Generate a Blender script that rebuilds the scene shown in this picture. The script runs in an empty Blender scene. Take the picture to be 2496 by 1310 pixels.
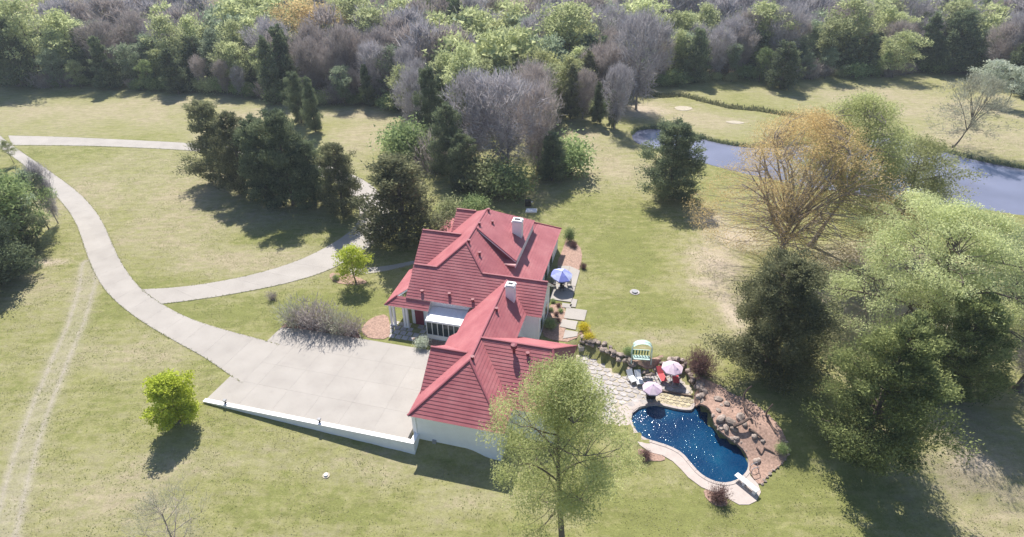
import bpy, bmesh, math, random
import numpy as np
from mathutils import Vector
from mathutils.geometry import delaunay_2d_cdt
random.seed(7); rng = np.random.default_rng(11)
S = bpy.context.scene
COL = S.collection
# ------------------------------------------------------------------ camera
CX, CY, FPX, HCAM = 1248.0, 655.0, 1500.0, 43.0
TH, RO, YA = math.radians(33.0), math.radians(0.45), math.radians(-14.5)
f0 = np.array([0, math.cos(TH), -math.sin(TH)]); r0 = np.array([1., 0, 0]); d0 = np.cross(f0, r0)
rr = math.cos(RO)*r0+math.sin(RO)*d0; dd = -math.sin(RO)*r0+math.cos(RO)*d0
CAM = np.array([0, 0, HCAM])
cam = bpy.data.cameras.new('camera'); co = bpy.data.objects.new('camera', cam); COL.objects.link(co)
cam.sensor_width = 36; cam.lens = 36*FPX/2496; cam.clip_start = 1; cam.clip_end = 6000
from mathutils import Matrix
co.matrix_world = Matrix(((rr[0], -dd[0], -f0[0], 0), (rr[1], -dd[1], -f0[1], 0), (rr[2], -dd[2], -f0[2], HCAM), (0, 0, 0, 1)))
S.camera = co
# ------------------------------------------------------------------ light
SUN_EL = math.radians(51)
shx, shy = 0.20, -0.98                                   # direction shadows fall on the ground
n_ = math.hypot(shx, shy); shx /= n_; shy /= n_
sun = bpy.data.lights.new('sun', 'SUN'); so = bpy.data.objects.new('sun', sun); COL.objects.link(so)
sun.energy = 5.0; sun.angle = math.radians(0.5); sun.color = (1.0, 0.95, 0.87)
ldir = Vector((shx*math.cos(SUN_EL), shy*math.cos(SUN_EL), -math.sin(SUN_EL)))
so.rotation_euler = ldir.to_track_quat('-Z', 'Y').to_euler(); so.location = (0, 60, 90)
w = bpy.data.worlds.new('World'); S.world = w; w.use_nodes = True
nt = w.node_tree; bg = nt.nodes['Background']; sky = nt.nodes.new('ShaderNodeTexSky')
sky.sky_type = 'NISHITA'; sky.sun_disc = False; sky.sun_elevation = SUN_EL
sky.sun_rotation = math.atan2(-shx, -shy); sky.air_density = 1.1; sky.dust_density = 1.0; sky.ozone_density = 4.0
nt.links.new(sky.outputs[0], bg.inputs[0]); bg.inputs[1].default_value = 0.09
S.view_settings.view_transform = 'Standard'; S.view_settings.look = 'None'
S.view_settings.exposure = 0.66; S.view_settings.gamma = 1; S.view_settings.use_curve_mapping = False
S.render.engine = 'CYCLES'
try:
    S.cycles.max_bounces = 6; S.cycles.transparent_max_bounces = 8
except Exception: pass

# ------------------------------------------------------------------ coordinates
hA = np.array([math.cos(YA), math.sin(YA)]); hB = np.array([-math.sin(YA), math.cos(YA)])
HO = np.array([-9.33, 38.49])
def sst(e0, e1, x):
    t = np.clip((x-e0)/(e1-e0), 0, 1); return t*t*(3-2*t)
def ray(px, py, z):
    v = (px-CX)*rr+(py-CY)*dd+FPX*f0; t = (z-HCAM)/v[2]; return CAM+t*v
def h2w(a, b, z=0): p = HO+a*hA+b*hB; return (float(p[0]), float(p[1]), float(z))
POND = [(1538,330),(1552,317),(1590,313),(1640,318),(1700,335),(1765,352),(1850,362),(1960,352),(2080,338),(2180,333),(2240,350),(2330,378),(2400,395),(2496,412),(2640,440),(2700,480),(2640,545),(2496,527),(2400,512),(2250,500),(2100,478),(1950,452),(1820,425),(1730,402),(1660,380),(1590,362),(1548,348)]
POND = [ray(x, y, -.3)[:2] for x, y in POND]
CREEK = [ray(x, y, 0)[:2] for x, y in [(1500,170),(1540,205),(1562,226),(1610,236),(1665,233),(1720,247),(1780,262),(1850,268),(1930,282),(2010,296)]]
def smooth(poly, n=2, closed=True):
    P = [np.array(p, float) for p in poly]
    for _ in range(n):
        Q = []
        m = len(P)
        for i in range(m if closed else m-1):
            a, b = P[i], P[(i+1) % m]; Q += [a*.75+b*.25, a*.25+b*.75]
        if not closed: Q = [P[0]]+Q+[P[-1]]
        P = Q
    return P
POND = smooth(POND, 2)
PZ = -1.3
POOLPX = [(285,570),(298,515),(345,480),(410,466),(490,457),(560,470),(640,490),(720,503),(780,500),(800,455),(850,455),(905,480),(935,530),(938,590),(985,660),(1060,720),(1130,765),(1190,830),(1222,905),(1222,960),(1195,1010),(1140,1055),(1060,1082),(980,1078),(900,1048),(830,1000),(765,925),(700,845),(600,790),(480,752),(390,725),(320,660)]
z4 = lambda x, y: (1450+x/3.276, 850+y/3.276)
POOL = smooth([ray(*z4(x, y), PZ-.1)[:2] for x, y in POOLPX], 1)
def sdist(X, Y, poly):
    """signed distance, negative inside"""
    P = np.array(poly); n = len(P); d = np.full(X.shape, 1e9); ins = np.zeros(X.shape, bool)
    for i in range(n):
        x0, y0 = P[i]; x1, y1 = P[(i+1) % n]; ex, ey = x1-x0, y1-y0
        t = np.clip(((X-x0)*ex+(Y-y0)*ey)/(ex*ex+ey*ey+1e-12), 0, 1)
        d = np.minimum(d, np.hypot(X-x0-t*ex, Y-y0-t*ey))
        c = ((y0 > Y) != (y1 > Y)) & (X < (x1-x0)*(Y-y0)/((y1-y0) if abs(y1-y0) > 1e-12 else 1e-12)+x0); ins ^= c
    return np.where(ins, -d, d)
def ldist(X, Y, line):
    d = np.full(np.shape(X), 1e9)
    for i in range(len(line)-1):
        x0, y0 = line[i]; x1, y1 = line[i+1]; ex, ey = x1-x0, y1-y0
        t = np.clip(((X-x0)*ex+(Y-y0)*ey)/(ex*ex+ey*ey+1e-12), 0, 1)
        d = np.minimum(d, np.hypot(X-x0-t*ex, Y-y0-t*ey))
    return d
PATIO = [ray(*z4(x, y), PZ)[:2] for x, y in ((-140,20),(-20,60),(100,120),(190,190),(280,215),(480,190),(540,175),(700,200),(800,330),(790,385),(830,460),(700,600),(400,600),(190,640),(-100,560),(-250,300))]
def hbase(X, Y):
    X = np.asarray(X, float); Y = np.asarray(Y, float)
    a = (X-HO[0])*hA[0]+(Y-HO[1])*hA[1]; b = (X-HO[0])*hB[0]+(Y-HO[1])*hB[1]
    s = sst(5, 13, a); hi = 1.5+8.0*s
    dep = np.clip((a+21)/21, 0, 1)
    h = -1.3*dep*sst(0, 1, (hi-b)/(2.6+2.0*s))
    q_ = (a > 8) & (a < 32) & (b > -4) & (b < 20)
    if np.any(q_): h = np.where(q_, h+(PZ-h)*sst(.45, -.05, sdist(X, Y, PATIO)), h)
    h = h + .12*np.sin(X*.043+1.3)*np.sin(Y*.05+.4)*sst(20, 60, np.abs(a)+np.abs(b-10)*.6)
    return h
def hfun(X, Y):
    X = np.asarray(X, float); Y = np.asarray(Y, float)
    h = hbase(X, Y)
    m = (X > 5) & (Y > 55) & (Y < 200)
    if np.any(m):
        q = np.array(h); dp = sdist(X, Y, POND); q = np.where(dp < 1.5, q*sst(-1, 1.5, dp)-.75*sst(.9, -.9, dp), q)
        q = q-.45*np.exp(-(ldist(X, Y, CREEK)/.55)**2)
        h = np.where(m, q, h)
    return h
def P(px, py, dz=0):
    z = 0
    for _ in range(12):
        p = ray(px, py, z+dz); z = float(hbase(p[0], p[1]))
    return np.array([p[0], p[1], z+dz])
def Z4(x, y, dz=0): return P(*z4(x, y), dz)
z3 = lambda x, y: (1300+x/3.743, 620+y/3.743)
z1 = lambda x, y: (900+x/3.743, 480+y/3.743)
def proj(p):
    q = np.array(p)-CAM; X, Y, Z = q@rr, q@dd, q@f0; return CX+FPX*X/Z, CY+FPX*Y/Z

# ------------------------------------------------------------------ materials
def new_mat(name):
    m = bpy.data.materials.new(name); m.use_nodes = True; nt = m.node_tree
    return m, nt, nt.nodes['Principled BSDF']
def nnode(nt, t, **k):
    n = nt.nodes.new(t)
    for a, b in k.items(): setattr(n, a, b)
    return n
def noise(nt, scale, detail=4, rough=.6, coord='Object', stretch=None, loc=None):
    tc = nnode(nt, 'ShaderNodeTexCoord'); n = nnode(nt, 'ShaderNodeTexNoise')
    n.inputs['Scale'].default_value = scale; n.inputs['Detail'].default_value = detail; n.inputs['Roughness'].default_value = rough
    src = tc.outputs[coord]
    if stretch or loc:
        mp = nnode(nt, 'ShaderNodeMapping'); nt.links.new(src, mp.inputs[0])
        if stretch: mp.inputs['Scale'].default_value = stretch[0]; mp.inputs['Rotation'].default_value = (0, 0, stretch[1])
        if loc: mp.inputs['Location'].default_value = loc
        src = mp.outputs[0]
    nt.links.new(src, n.inputs['Vector']); return n.outputs['Fac']
def ramp(nt, src, stops):
    r = nnode(nt, 'ShaderNodeValToRGB'); e = r.color_ramp.elements
    while len(e) < len(stops): e.new(.5)
    for i, (p, c) in enumerate(stops): e[i].position = p; e[i].color = (*c, 1) if len(c) == 3 else c
    nt.links.new(src, r.inputs[0]); return r.outputs[0]
def mixc(nt, fac, a, b, mode='MIX'):
    m = nnode(nt, 'ShaderNodeMix', data_type='RGBA', blend_type=mode)
    for i, v in ((0, fac), (6, a), (7, b)):
        if isinstance(v, (int, float)): m.inputs[i].default_value = v
        elif isinstance(v, tuple): m.inputs[i].default_value = (*v, 1)
        else: nt.links.new(v, m.inputs[i])
    return m.outputs[2]
def math_(nt, op, a, b=None, clamp=False):
    m = nnode(nt, 'ShaderNodeMath', operation=op, use_clamp=clamp)
    for i, v in ((0, a), (1, b)):
        if v is None: continue
        if isinstance(v, (int, float)): m.inputs[i].default_value = v
        else: nt.links.new(v, m.inputs[i])
    return m.outputs[0]
def bump(nt, bs, h, strength=.3, dist=.05):
    b = nnode(nt, 'ShaderNodeBump'); b.inputs['Strength'].default_value = strength; b.inputs['Distance'].default_value = dist
    nt.links.new(h, b.inputs['Height']); nt.links.new(b.outputs[0], bs.inputs['Normal'])
def simple(name, c, rough=.7, var=.15, scale=3, metal=0, rnd=0, bumps=0):
    m, nt, bs = new_mat(name); c2 = tuple(x*(1-var) for x in c); c3 = tuple(min(1, x*(1+var)) for x in c)
    col = ramp(nt, noise(nt, scale), [(.3, c2), (.7, c3)])
    if rnd:
        oi = nnode(nt, 'ShaderNodeObjectInfo'); v = math_(nt, 'MULTIPLY_ADD', oi.outputs['Random'], rnd*2); v.node.inputs[2].default_value = 1-rnd
        cm = nnode(nt, 'ShaderNodeVectorMath', operation='SCALE'); nt.links.new(col, cm.inputs[0]); nt.links.new(v, cm.inputs['Scale']); col = cm.outputs[0]
    nt.links.new(col, bs.inputs['Base Color']); bs.inputs['Roughness'].default_value = rough; bs.inputs['Metallic'].default_value = metal
    bs.inputs['Specular IOR Level'].default_value = .3
    if bumps: bump(nt, bs, noise(nt, scale*6), bumps, .03)
    return m
def leafmat(name, c, c2, trans=.4, rnd=.25):
    """leaf colour varies per leaf (attribute tone) and per tree"""
    m = bpy.data.materials.new(name); m.use_nodes = True; nt = m.node_tree
    for n in list(nt.nodes): nt.nodes.remove(n)
    out = nnode(nt, 'ShaderNodeOutputMaterial'); at = nnode(nt, 'ShaderNodeAttribute', attribute_name='tone'); oi = nnode(nt, 'ShaderNodeObjectInfo')
    col = mixc(nt, at.outputs['Fac'], c, c2)
    v = math_(nt, 'MULTIPLY_ADD', oi.outputs['Random'], rnd*2); v.node.inputs[2].default_value = 1-rnd
    sc = nnode(nt, 'ShaderNodeVectorMath', operation='SCALE'); nt.links.new(col, sc.inputs[0]); nt.links.new(v, sc.inputs['Scale']); col = sc.outputs[0]
    d = nnode(nt, 'ShaderNodeBsdfDiffuse'); t = nnode(nt, 'ShaderNodeBsdfTranslucent'); mx = nnode(nt, 'ShaderNodeMixShader')
    nt.links.new(col, d.inputs[0]); nt.links.new(col, t.inputs[0]); mx.inputs[0].default_value = trans
    nt.links.new(d.outputs[0], mx.inputs[1]); nt.links.new(t.outputs[0], mx.inputs[2]); nt.links.new(mx.outputs[0], out.inputs[0])
    return m
M = {}
M['bark'] = simple('bark', (.16, .13, .11), .9, .3, 2)
M['bark_grey'] = simple('bark_grey', (.33, .28, .25), .9, .25, 2)
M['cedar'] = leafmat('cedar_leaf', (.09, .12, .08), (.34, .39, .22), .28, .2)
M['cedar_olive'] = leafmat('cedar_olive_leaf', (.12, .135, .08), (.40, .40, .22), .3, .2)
M['lime'] = leafmat('lime_leaf', (.36, .40, .2), (.68, .71, .4), .5)
M['bright'] = leafmat('bright_leaf', (.44, .5, .06), (.72, .8, .16), .55, .05)
M['sage'] = leafmat('sage_leaf', (.24, .3, .2), (.44, .5, .34), .5)
M['olive'] = leafmat('olive_leaf', (.32, .34, .15), (.56, .57, .3), .5)
M['orange'] = leafmat('orange_bud', (.56, .42, .2), (.84, .68, .36), .5, .08)
M['lilac'] = leafmat('lilac_twig', (.32, .30, .315), (.55, .52, .54), .3, .15)
M['brown'] = leafmat('brown_twig', (.33, .285, .27), (.54, .48, .455), .3, .15)
M['pale'] = leafmat('pale_twig', (.35, .34, .26), (.55, .56, .42), .3, .05)
M['blossom'] = leafmat('white_blossom', (.5, .55, .42), (.75, .78, .66), .3, .05)
M['green'] = leafmat('shrub_leaf', (.2, .27, .12), (.44, .52, .24), .4)
M['willow'] = leafmat('willow_leaf', (.36, .40, .17), (.70, .72, .36), .5, .05)
M['evergreen'] = leafmat('evergreen_leaf', (.11, .145, .06), (.44, .48, .2), .3, .1)
M['yellow'] = leafmat('yellow_leaf', (.5, .42, .03), (.8, .7, .08), .35, .05)
M['maroon'] = leafmat('maroon_leaf', (.14, .08, .08), (.3, .19, .17), .3, .1)
M['white'] = simple('white_paint', (.72, .72, .73), .6, .04)
M['wall'] = simple('wall_paint', (.82, .83, .86), .8, .04, 1.2)
M['trim'] = simple('trim_paint', (.8, .79, .79), .5, .03)
M['red'], nt_, bs_ = new_mat('red_roof')
c_ = ramp(nt_, noise(nt_, .5, 5, .65), [(.3, (.33, .095, .108)), (.5, (.40, .13, .142)), (.72, (.46, .18, .185))])
c_ = mixc(nt_, math_(nt_, 'MULTIPLY', ramp(nt_, noise(nt_, 5, 4, .8), [(.45, (0, 0, 0)), (.75, (1, 1, 1))]), .35), c_, (.22, .09, .10))
nt_.links.new(c_, bs_.inputs['Base Color']); bs_.inputs['Roughness'].default_value = .5; bs_.inputs['Specular IOR Level'].default_value = .35; bump(nt_, bs_, noise(nt_, 9), .2, .02)
M['redcap'] = simple('red_ridge', (.33, .10, .12), .55, .1, 3)
M['darkred'] = simple('dark_red_metal', (.2, .04, .06), .5, .1, 3)
M['concrete'], nt_, bs_ = new_mat('concrete')
c_ = ramp(nt_, noise(nt_, .35, 6, .7), [(.3, (.315, .287, .262)), (.5, (.365, .335, .305)), (.7, (.405, .373, .342))])
c_ = mixc(nt_, math_(nt_, 'MULTIPLY', ramp(nt_, noise(nt_, 1.4, 5, .8), [(.52, (0, 0, 0)), (.72, (1, 1, 1))]), .3), c_, (.24, .22, .20))
oi_ = nnode(nt_, 'ShaderNodeObjectInfo'); v_ = math_(nt_, 'MULTIPLY_ADD', oi_.outputs['Random'], .05); v_.node.inputs[2].default_value = .975
sc_ = nnode(nt_, 'ShaderNodeVectorMath', operation='SCALE'); nt_.links.new(c_, sc_.inputs[0]); nt_.links.new(v_, sc_.inputs['Scale'])
nt_.links.new(sc_.outputs[0], bs_.inputs['Base Color']); bs_.inputs['Roughness'].default_value = .9; bump(nt_, bs_, noise(nt_, 8), .1, .02)
M['coping'] = simple('pool_deck_stone', (.44, .38, .35), .85, .08, 2, 0, .04, .1)
M['flag'] = simple('flagstone', (.40, .37, .36), .85, .25, 3, 0, .12, .2)
M['tan'] = simple('tan_flagstone', (.42, .36, .24), .85, .25, 2.5, 0, .15, .2)
M['rock'] = simple('rock', (.29, .235, .205), .9, .4, 2.5, 0, .25, .5)
M['mulch'] = simple('mulch', (.36, .24, .19), 1, .35, 5, 0, 0, 1)
M['mulchdark'] = simple('mulch_dark', (.28, .18, .15), 1, .4, 5, 0, 0, 1)
M['sand'] = simple('pale_dirt', (.43, .38, .30), 1, .2, 2, 0, 0, .5)
M['mud'] = simple('mud', (.09, .08, .055), 1, .4, 3)
M['black'] = simple('black_metal', (.02, .02, .022), .4, .1)
M['grey'] = simple('grey_metal', (.3, .3, .32), .5, .1, 3)
M['redfab'] = simple('red_fabric', (.55, .09, .1), .8, .1)
M['lavfab'] = simple('lavender_fabric', (.56, .43, .54), .85, .06)
M['palebluefab'] = simple('pale_blue_fabric', (.42,.46,.72), .8, .15)
M['lavfab2'] = simple('pale_lavender_fabric', (.66,.53,.60), .8, .08)
M['bluefab'] = simple('blue_fabric', (.2, .23, .6), .8, .12)
M['wood'] = simple('driftwood', (.14, .1, .085), .9, .4, 4)
M['mint'] = simple('mint_paint', (.5, .66, .6), .6, .06)
M['greenfab'] = simple('green_fabric', (.03, .14, .09), .8, .1)
M['glass'], nt_, bs_ = new_mat('window_glass'); bs_.inputs['Base Color'].default_value = (.03, .04, .05, 1); bs_.inputs['Roughness'].default_value = .08
M['frost'] = simple('white_glazing', (.82, .83, .85), .35, .03)
M['plaster'] = simple('pool_plaster', (.02, .09, .2), .6, .1)

# ------------------------------------------------------------------ mesh helpers
def mesh_np(name, V, F, mats, tone=None, midx=None, smoothf=False):
    """V (n,3); F list of (k,m) int arrays"""
    me = bpy.data.meshes.new(name); F = [f for f in F if len(f)]
    V = np.asarray(V, np.float32); me.vertices.add(len(V)); me.vertices.foreach_set('co', V.ravel())
    nl = sum(f.size for f in F); nf = sum(len(f) for f in F)
    me.loops.add(nl); me.polygons.add(nf)
    me.loops.foreach_set('vertex_index', np.concatenate([f.ravel() for f in F]).astype(np.int32))
    tot = np.concatenate([np.full(len(f), f.shape[1]) for f in F]); st = np.concatenate([[0], np.cumsum(tot)[:-1]])
    me.polygons.foreach_set('loop_start', st.astype(np.int32))
    if midx is not None: me.polygons.foreach_set('material_index', np.asarray(midx, np.int32))
    if smoothf: me.polygons.foreach_set('use_smooth', np.ones(nf, bool))
    for m in mats: me.materials.append(m)
    if tone is not None:
        at = me.attributes.new('tone', 'FLOAT', 'FACE'); at.data.foreach_set('value', np.asarray(tone, np.float32))
    me.update(calc_edges=True); return me
def tag(o, label=None, cat=None, group=None, kind=None):
    if label: o['label'] = label
    if cat: o['category'] = cat
    if group: o['group'] = group
    if kind: o['kind'] = kind
    return o
def link(name, me, parent=None, loc=(0, 0, 0), rz=0, sc=None):
    o = bpy.data.objects.new(name, me); COL.objects.link(o); o.location = loc; o.rotation_euler = (0, 0, rz)
    if sc is not None: o.scale = sc if hasattr(sc, '__len__') else (sc, sc, sc)
    if parent: o.parent = parent
    return o
def empty(name, loc, rz=0, label=None, cat=None, group=None):
    o = bpy.data.objects.new(name, None); COL.objects.link(o); o.location = [float(v) for v in loc]; o.rotation_euler = (0, 0, rz)
    return tag(o, label, cat, group)
class MB:
    def __init__(s): s.v = []; s.f = []
    def add(s, vs, fs): n = len(s.v); s.v += [tuple(float(c) for c in v) for v in vs]; s.f += [tuple(i+n for i in f) for f in fs]; return s
    def box(s, x0, x1, y0, y1, z0, z1):
        return s.add([(x0,y0,z0),(x1,y0,z0),(x1,y1,z0),(x0,y1,z0),(x0,y0,z1),(x1,y0,z1),(x1,y1,z1),(x0,y1,z1)],
                     [(0,3,2,1),(4,5,6,7),(0,1,5,4),(1,2,6,5),(2,3,7,6),(3,0,4,7)])
    def prism(s, pts, off):
        """polygon pts (3d) extruded by vector off"""
        n = len(pts); o = np.array(off); a = [tuple(p) for p in pts]; b = [tuple(np.array(p)+o) for p in pts]
        return s.add(a+b, [tuple(range(n))[::-1], tuple(range(n, 2*n))]+[(i, (i+1) % n, (i+1) % n+n, i+n) for i in range(n)])
    def bar(s, p, q, w, h=None, sides=4):
        p = np.array(p, float); q = np.array(q, float); h = h or w; d = q-p; L = np.linalg.norm(d); d /= L
        u = np.cross(d, (0, 0, 1)); u = np.array([1., 0, 0]) if np.linalg.norm(u) < 1e-3 else u/np.linalg.norm(u); v = np.cross(u, d)
        ang = [2*math.pi*(i+.5)/sides for i in range(sides)]; k = 1/math.cos(math.pi/sides)/2
        r1 = [p+u*math.cos(t)*w*k+v*math.sin(t)*h*k for t in ang]; r2 = [c+d*L for c in r1]; n = sides
        return s.add(r1+r2, [tuple(range(n))[::-1], tuple(range(n, 2*n))]+[(i, (i+1) % n, (i+1) % n+n, i+n) for i in range(n)])
    def tube(s, pts, rad, sides=6):
        pts = [np.array(p, float) for p in pts]; base = len(s.v); N = len(pts)
        for i, p in enumerate(pts):
            d = pts[min(i+1, N-1)]-pts[max(i-1, 0)]; d /= np.linalg.norm(d)+1e-9
            u = np.cross(d, (.3, .9, .1)); u /= np.linalg.norm(u); v = np.cross(d, u); r = rad[i] if hasattr(rad, '__len__') else rad
            s.v += [tuple(p+r*(u*math.cos(2*math.pi*k/sides)+v*math.sin(2*math.pi*k/sides))) for k in range(sides)]
        for i in range(N-1):
            for k in range(sides):
                a = base+i*sides+k; b = base+i*sides+(k+1) % sides; s.f.append((a, b, b+sides, a+sides))
        s.f.append(tuple(base+k for k in range(sides))[::-1]); s.f.append(tuple(base+(N-1)*sides+k for k in range(sides)))
        return s
    def mesh(s, name, mat):
        me = bpy.data.meshes.new(name); me.from_pydata(s.v, [], s.f); me.materials.append(mat)
        bm = bmesh.new(); bm.from_mesh(me); bmesh.ops.recalc_face_normals(bm, faces=bm.faces); bm.to_mesh(me); bm.free(); me.update(); return me
    def build(s, name, mat, parent=None, loc=(0, 0, 0), rz=0, bev=0, label=None):
        o = link(name, s.mesh(name, mat), parent, loc, rz)
        if bev: b = o.modifiers.new('bevel', 'BEVEL'); b.width = bev; b.segments = 2
        if label: o['label'] = label
        return o
def drape(name, poly, mat, dz=.05, step=.6, parent=None, fn=hbase, flat=None):
    """a sheet laid over the terrain inside polygon poly (xy)"""
    P2 = np.array([p[:2] for p in poly]); n = len(P2); pts = []; L = []
    for i in range(n):
        a, b = P2[i], P2[(i+1) % n]; k = max(1, int(np.linalg.norm(b-a)/step))
        for j in range(k): pts.append(a+(b-a)*j/k)
    nb = len(pts); x0, y0 = P2.min(0); x1, y1 = P2.max(0)
    gx, gy = np.meshgrid(np.arange(x0, x1, step), np.arange(y0, y1, step)); gx = gx.ravel(); gy = gy.ravel()
    ins = sdist(gx, gy, P2) < -step*.35; allp = [Vector(p) for p in pts]+[Vector((a, b)) for a, b in zip(gx[ins], gy[ins])]
    vs, es, fs, *_ = delaunay_2d_cdt(allp, [], [list(range(nb))], 1, 1e-4)
    V = np.array([(v[0], v[1]) for v in vs]); Z = (fn(V[:, 0], V[:, 1]) if flat is None else np.full(len(V), flat))+dz
    me = bpy.data.meshes.new(name); me.from_pydata([(float(a), float(b), float(c)) for (a, b), c in zip(V, Z)], [], [tuple(f) for f in fs]); me.materials.append(mat)
    bm = bmesh.new(); bm.from_mesh(me)
    for f in bm.faces:
        if f.normal.z < 0: f.normal_flip()
    # a skirt so that the sheet has thickness
    be = [e for e in bm.edges if e.is_boundary]; r = bmesh.ops.extrude_edge_only(bm, edges=be)
    for v in r['geom']:
        if isinstance(v, bmesh.types.BMVert): v.co.z -= dz+.12
    bm.to_mesh(me); bm.free(); o = link(name, me, parent); return o

# ------------------------------------------------------------------ ground
def lines(lo, hi, step, far):
    c = list(np.arange(lo, hi+.01, step)); s = step; x = c[-1]
    while x < far: s *= 1.25; x += s; c.append(x)
    s = step; x = c[0]
    while x > -far: s *= 1.25; x -= s; c.insert(0, x)
    return np.array(c)
gx = lines(-75, 105, .7, 2500); gy = lines(20, 150, .7, 2500)
X, Y = np.meshgrid(gx, gy); Z = hfun(X, Y)
dpool = np.where((X > 0) & (X < 40) & (Y > 20) & (Y < 60), sdist(X, Y, POOL), 9)
Z = Z-1.9*sst(.0, -.5, dpool)
A_ = (X-HO[0])*hA[0]+(Y-HO[1])*hA[1]; B_ = (X-HO[0])*hB[0]+(Y-HO[1])*hB[1]
def blob(px, py, rx, ry, rot=0):
    c = P(px, py); dx, dy = X-c[0], Y-c[1]; u = dx*math.cos(rot)+dy*math.sin(rot); v = -dx*math.sin(rot)+dy*math.cos(rot)
    return np.exp(-((u/rx)**2+(v/ry)**2))
dry = np.zeros_like(X)
for b in [(420,520,17,15),(330,460,16,12),(560,640,14,5),(250,270,35,12),(600,300,12,14),(900,330,10,14),(880,280,10,5),(2250,260,26,16),(2420,330,22,14),(1480,400,9,18),(1430,350,9,12),
          (300,1210,10,4),(420,1150,9,3),(950,1150,10,2.5),(1130,1220,5,2),(2400,1150,6,3),(2480,1250,6,3),(1700,290,12,10),(1600,270,10,8),(80,700,12,6),(330,870,9,4),(1700,650,6,9),(1600,820,7,2),(1760,720,4,8),(2300,1000,9,5)]:
    dry = np.maximum(dry, blob(*b))
lush = np.zeros_like(X)
for b in [(120,650,7,8,.6),(170,600,6,7),(290,720,4,9),(900,740,6,3),(700,760,14,3),(470,770,5,3),(1560,600,8,12),(1560,750,9,5),(700,1180,10,3),(850,1240,9,2),(1650,1260,9,3),(1800,1200,7,3),(1450,520,6,8),(330,690,7,2),(260,560,2.5,10),(700,580,9,3),(500,890,2,1)]:
    lush = np.maximum(lush, blob(*b))
TR = [P(x, y)[:2] for x, y in [(218,640),(212,700),(185,790),(150,870),(112,960),(78,1050),(48,1150),(22,1250),(5,1330),(-20,1420)]]
td = ldist(X, Y, TR); track = td
bare = np.zeros_like(X)
for b in [(1745,640,3.5,5),(1720,690,2.5,1.5),(1790,580,5,4),(1730,540,3,4),(2150,640,9,6),(2000,720,6,6),(2250,800,8,6),(1780,760,1.2,5),(120,640,3,1),(1560,270,6,5),(2380,1130,2,1.2)]:
    bare = np.maximum(bare, blob(*b))
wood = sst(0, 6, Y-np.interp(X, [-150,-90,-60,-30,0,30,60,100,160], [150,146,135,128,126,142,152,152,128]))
V = np.stack([X, Y, Z], -1).reshape(-1, 3); nx, ny = len(gx), len(gy)
ii = (np.arange(ny-1)[:, None]*nx+np.arange(nx-1)).ravel(); F = np.stack([ii, ii+1, ii+nx+1, ii+nx], -1)
gm, nt, bs = new_mat('grass_ground')
def attr(nm):
    a = nnode(nt, 'ShaderNodeAttribute', attribute_name=nm); return a.outputs['Fac']
n1 = noise(nt, .09, 6, .62); n2 = noise(nt, 1.1, 6, .75); n3 = noise(nt, .3, 5, .65, 'Object', ((1, 4.5, 1), math.radians(-14))); n4 = noise(nt, 5, 4, .8); n5 = noise(nt, 22, 2, .8)
dryf = math_(nt, 'ADD', math_(nt, 'MULTIPLY', attr('dry'), .62), math_(nt, 'MULTIPLY', math_(nt, 'SUBTRACT', n1, .5), 1.7))
dryf = math_(nt, 'ADD', dryf, math_(nt, 'MULTIPLY', math_(nt, 'SUBTRACT', n3, .5), 1.3))
dryf = math_(nt, 'ADD', dryf, math_(nt, 'MULTIPLY', math_(nt, 'SUBTRACT', n2, .5), 1.7))
dryf = math_(nt, 'ADD', math_(nt, 'SUBTRACT', dryf, math_(nt, 'MULTIPLY', attr('lush'), .38)), .26, True)
col = ramp(nt, dryf, [(0, (.205, .215, .075)), (.28, (.265, .258, .112)), (.6, (.295, .278, .148)), (1, (.36, .31, .205))])
fb = math_(nt, 'ADD', attr('bare'), math_(nt, 'MULTIPLY', math_(nt, 'SUBTRACT', n2, .55), 1.6), True)
fb = math_(nt, 'MULTIPLY', fb, math_(nt, 'MULTIPLY', attr('bare'), 2.2, True))
col = mixc(nt, fb, col, (.46, .385, .30))
ru = math_(nt, 'ABSOLUTE', math_(nt, 'SUBTRACT', attr('track'), .8)); ru = math_(nt, 'SUBTRACT', 1.0, math_(nt, 'MULTIPLY', ru, 1.5), True)
wi = math_(nt, 'MULTIPLY', math_(nt, 'SUBTRACT', 1.0, math_(nt, 'MULTIPLY', attr('track'), .5), True), .55)
ft = math_(nt, 'MULTIPLY', math_(nt, 'MAXIMUM', ru, wi), math_(nt, 'MULTIPLY', math_(nt, 'ADD', n2, .25), 1.25), True)
col = mixc(nt, math_(nt, 'MULTIPLY', ft, .9), col, (.38, .34, .275))
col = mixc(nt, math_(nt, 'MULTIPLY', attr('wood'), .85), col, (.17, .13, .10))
n6 = noise(nt, .55, 5, .7, 'Object', ((1, 2.2, 1), math.radians(25)))
var = math_(nt, 'ADD', math_(nt, 'MULTIPLY', n4, .8), math_(nt, 'MULTIPLY', n5, .4)); var = math_(nt, 'ADD', var, math_(nt, 'MULTIPLY', n6, .75)); var = math_(nt, 'ADD', var, .03)
sc = nnode(nt, 'ShaderNodeVectorMath', operation='SCALE'); nt.links.new(col, sc.inputs[0]); nt.links.new(var, sc.inputs['Scale'])
nt.links.new(sc.outputs[0], bs.inputs['Base Color']); bs.inputs['Roughness'].default_value = 1; bs.inputs['Specular IOR Level'].default_value = .1
bump(nt, bs, math_(nt, 'ADD', n4, n5), .6, .12)
me = mesh_np('ground', V, [F], [gm], smoothf=True)
for nm, arr in (('dry', dry), ('lush', lush), ('track', track), ('bare', bare), ('wood', wood)):
    at = me.attributes.new(nm, 'FLOAT', 'POINT'); at.data.foreach_set('value', np.clip(arr, 0, 8 if nm == 'track' else 1).astype(np.float32).ravel())
tag(link('ground', me), kind='structure')

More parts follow.
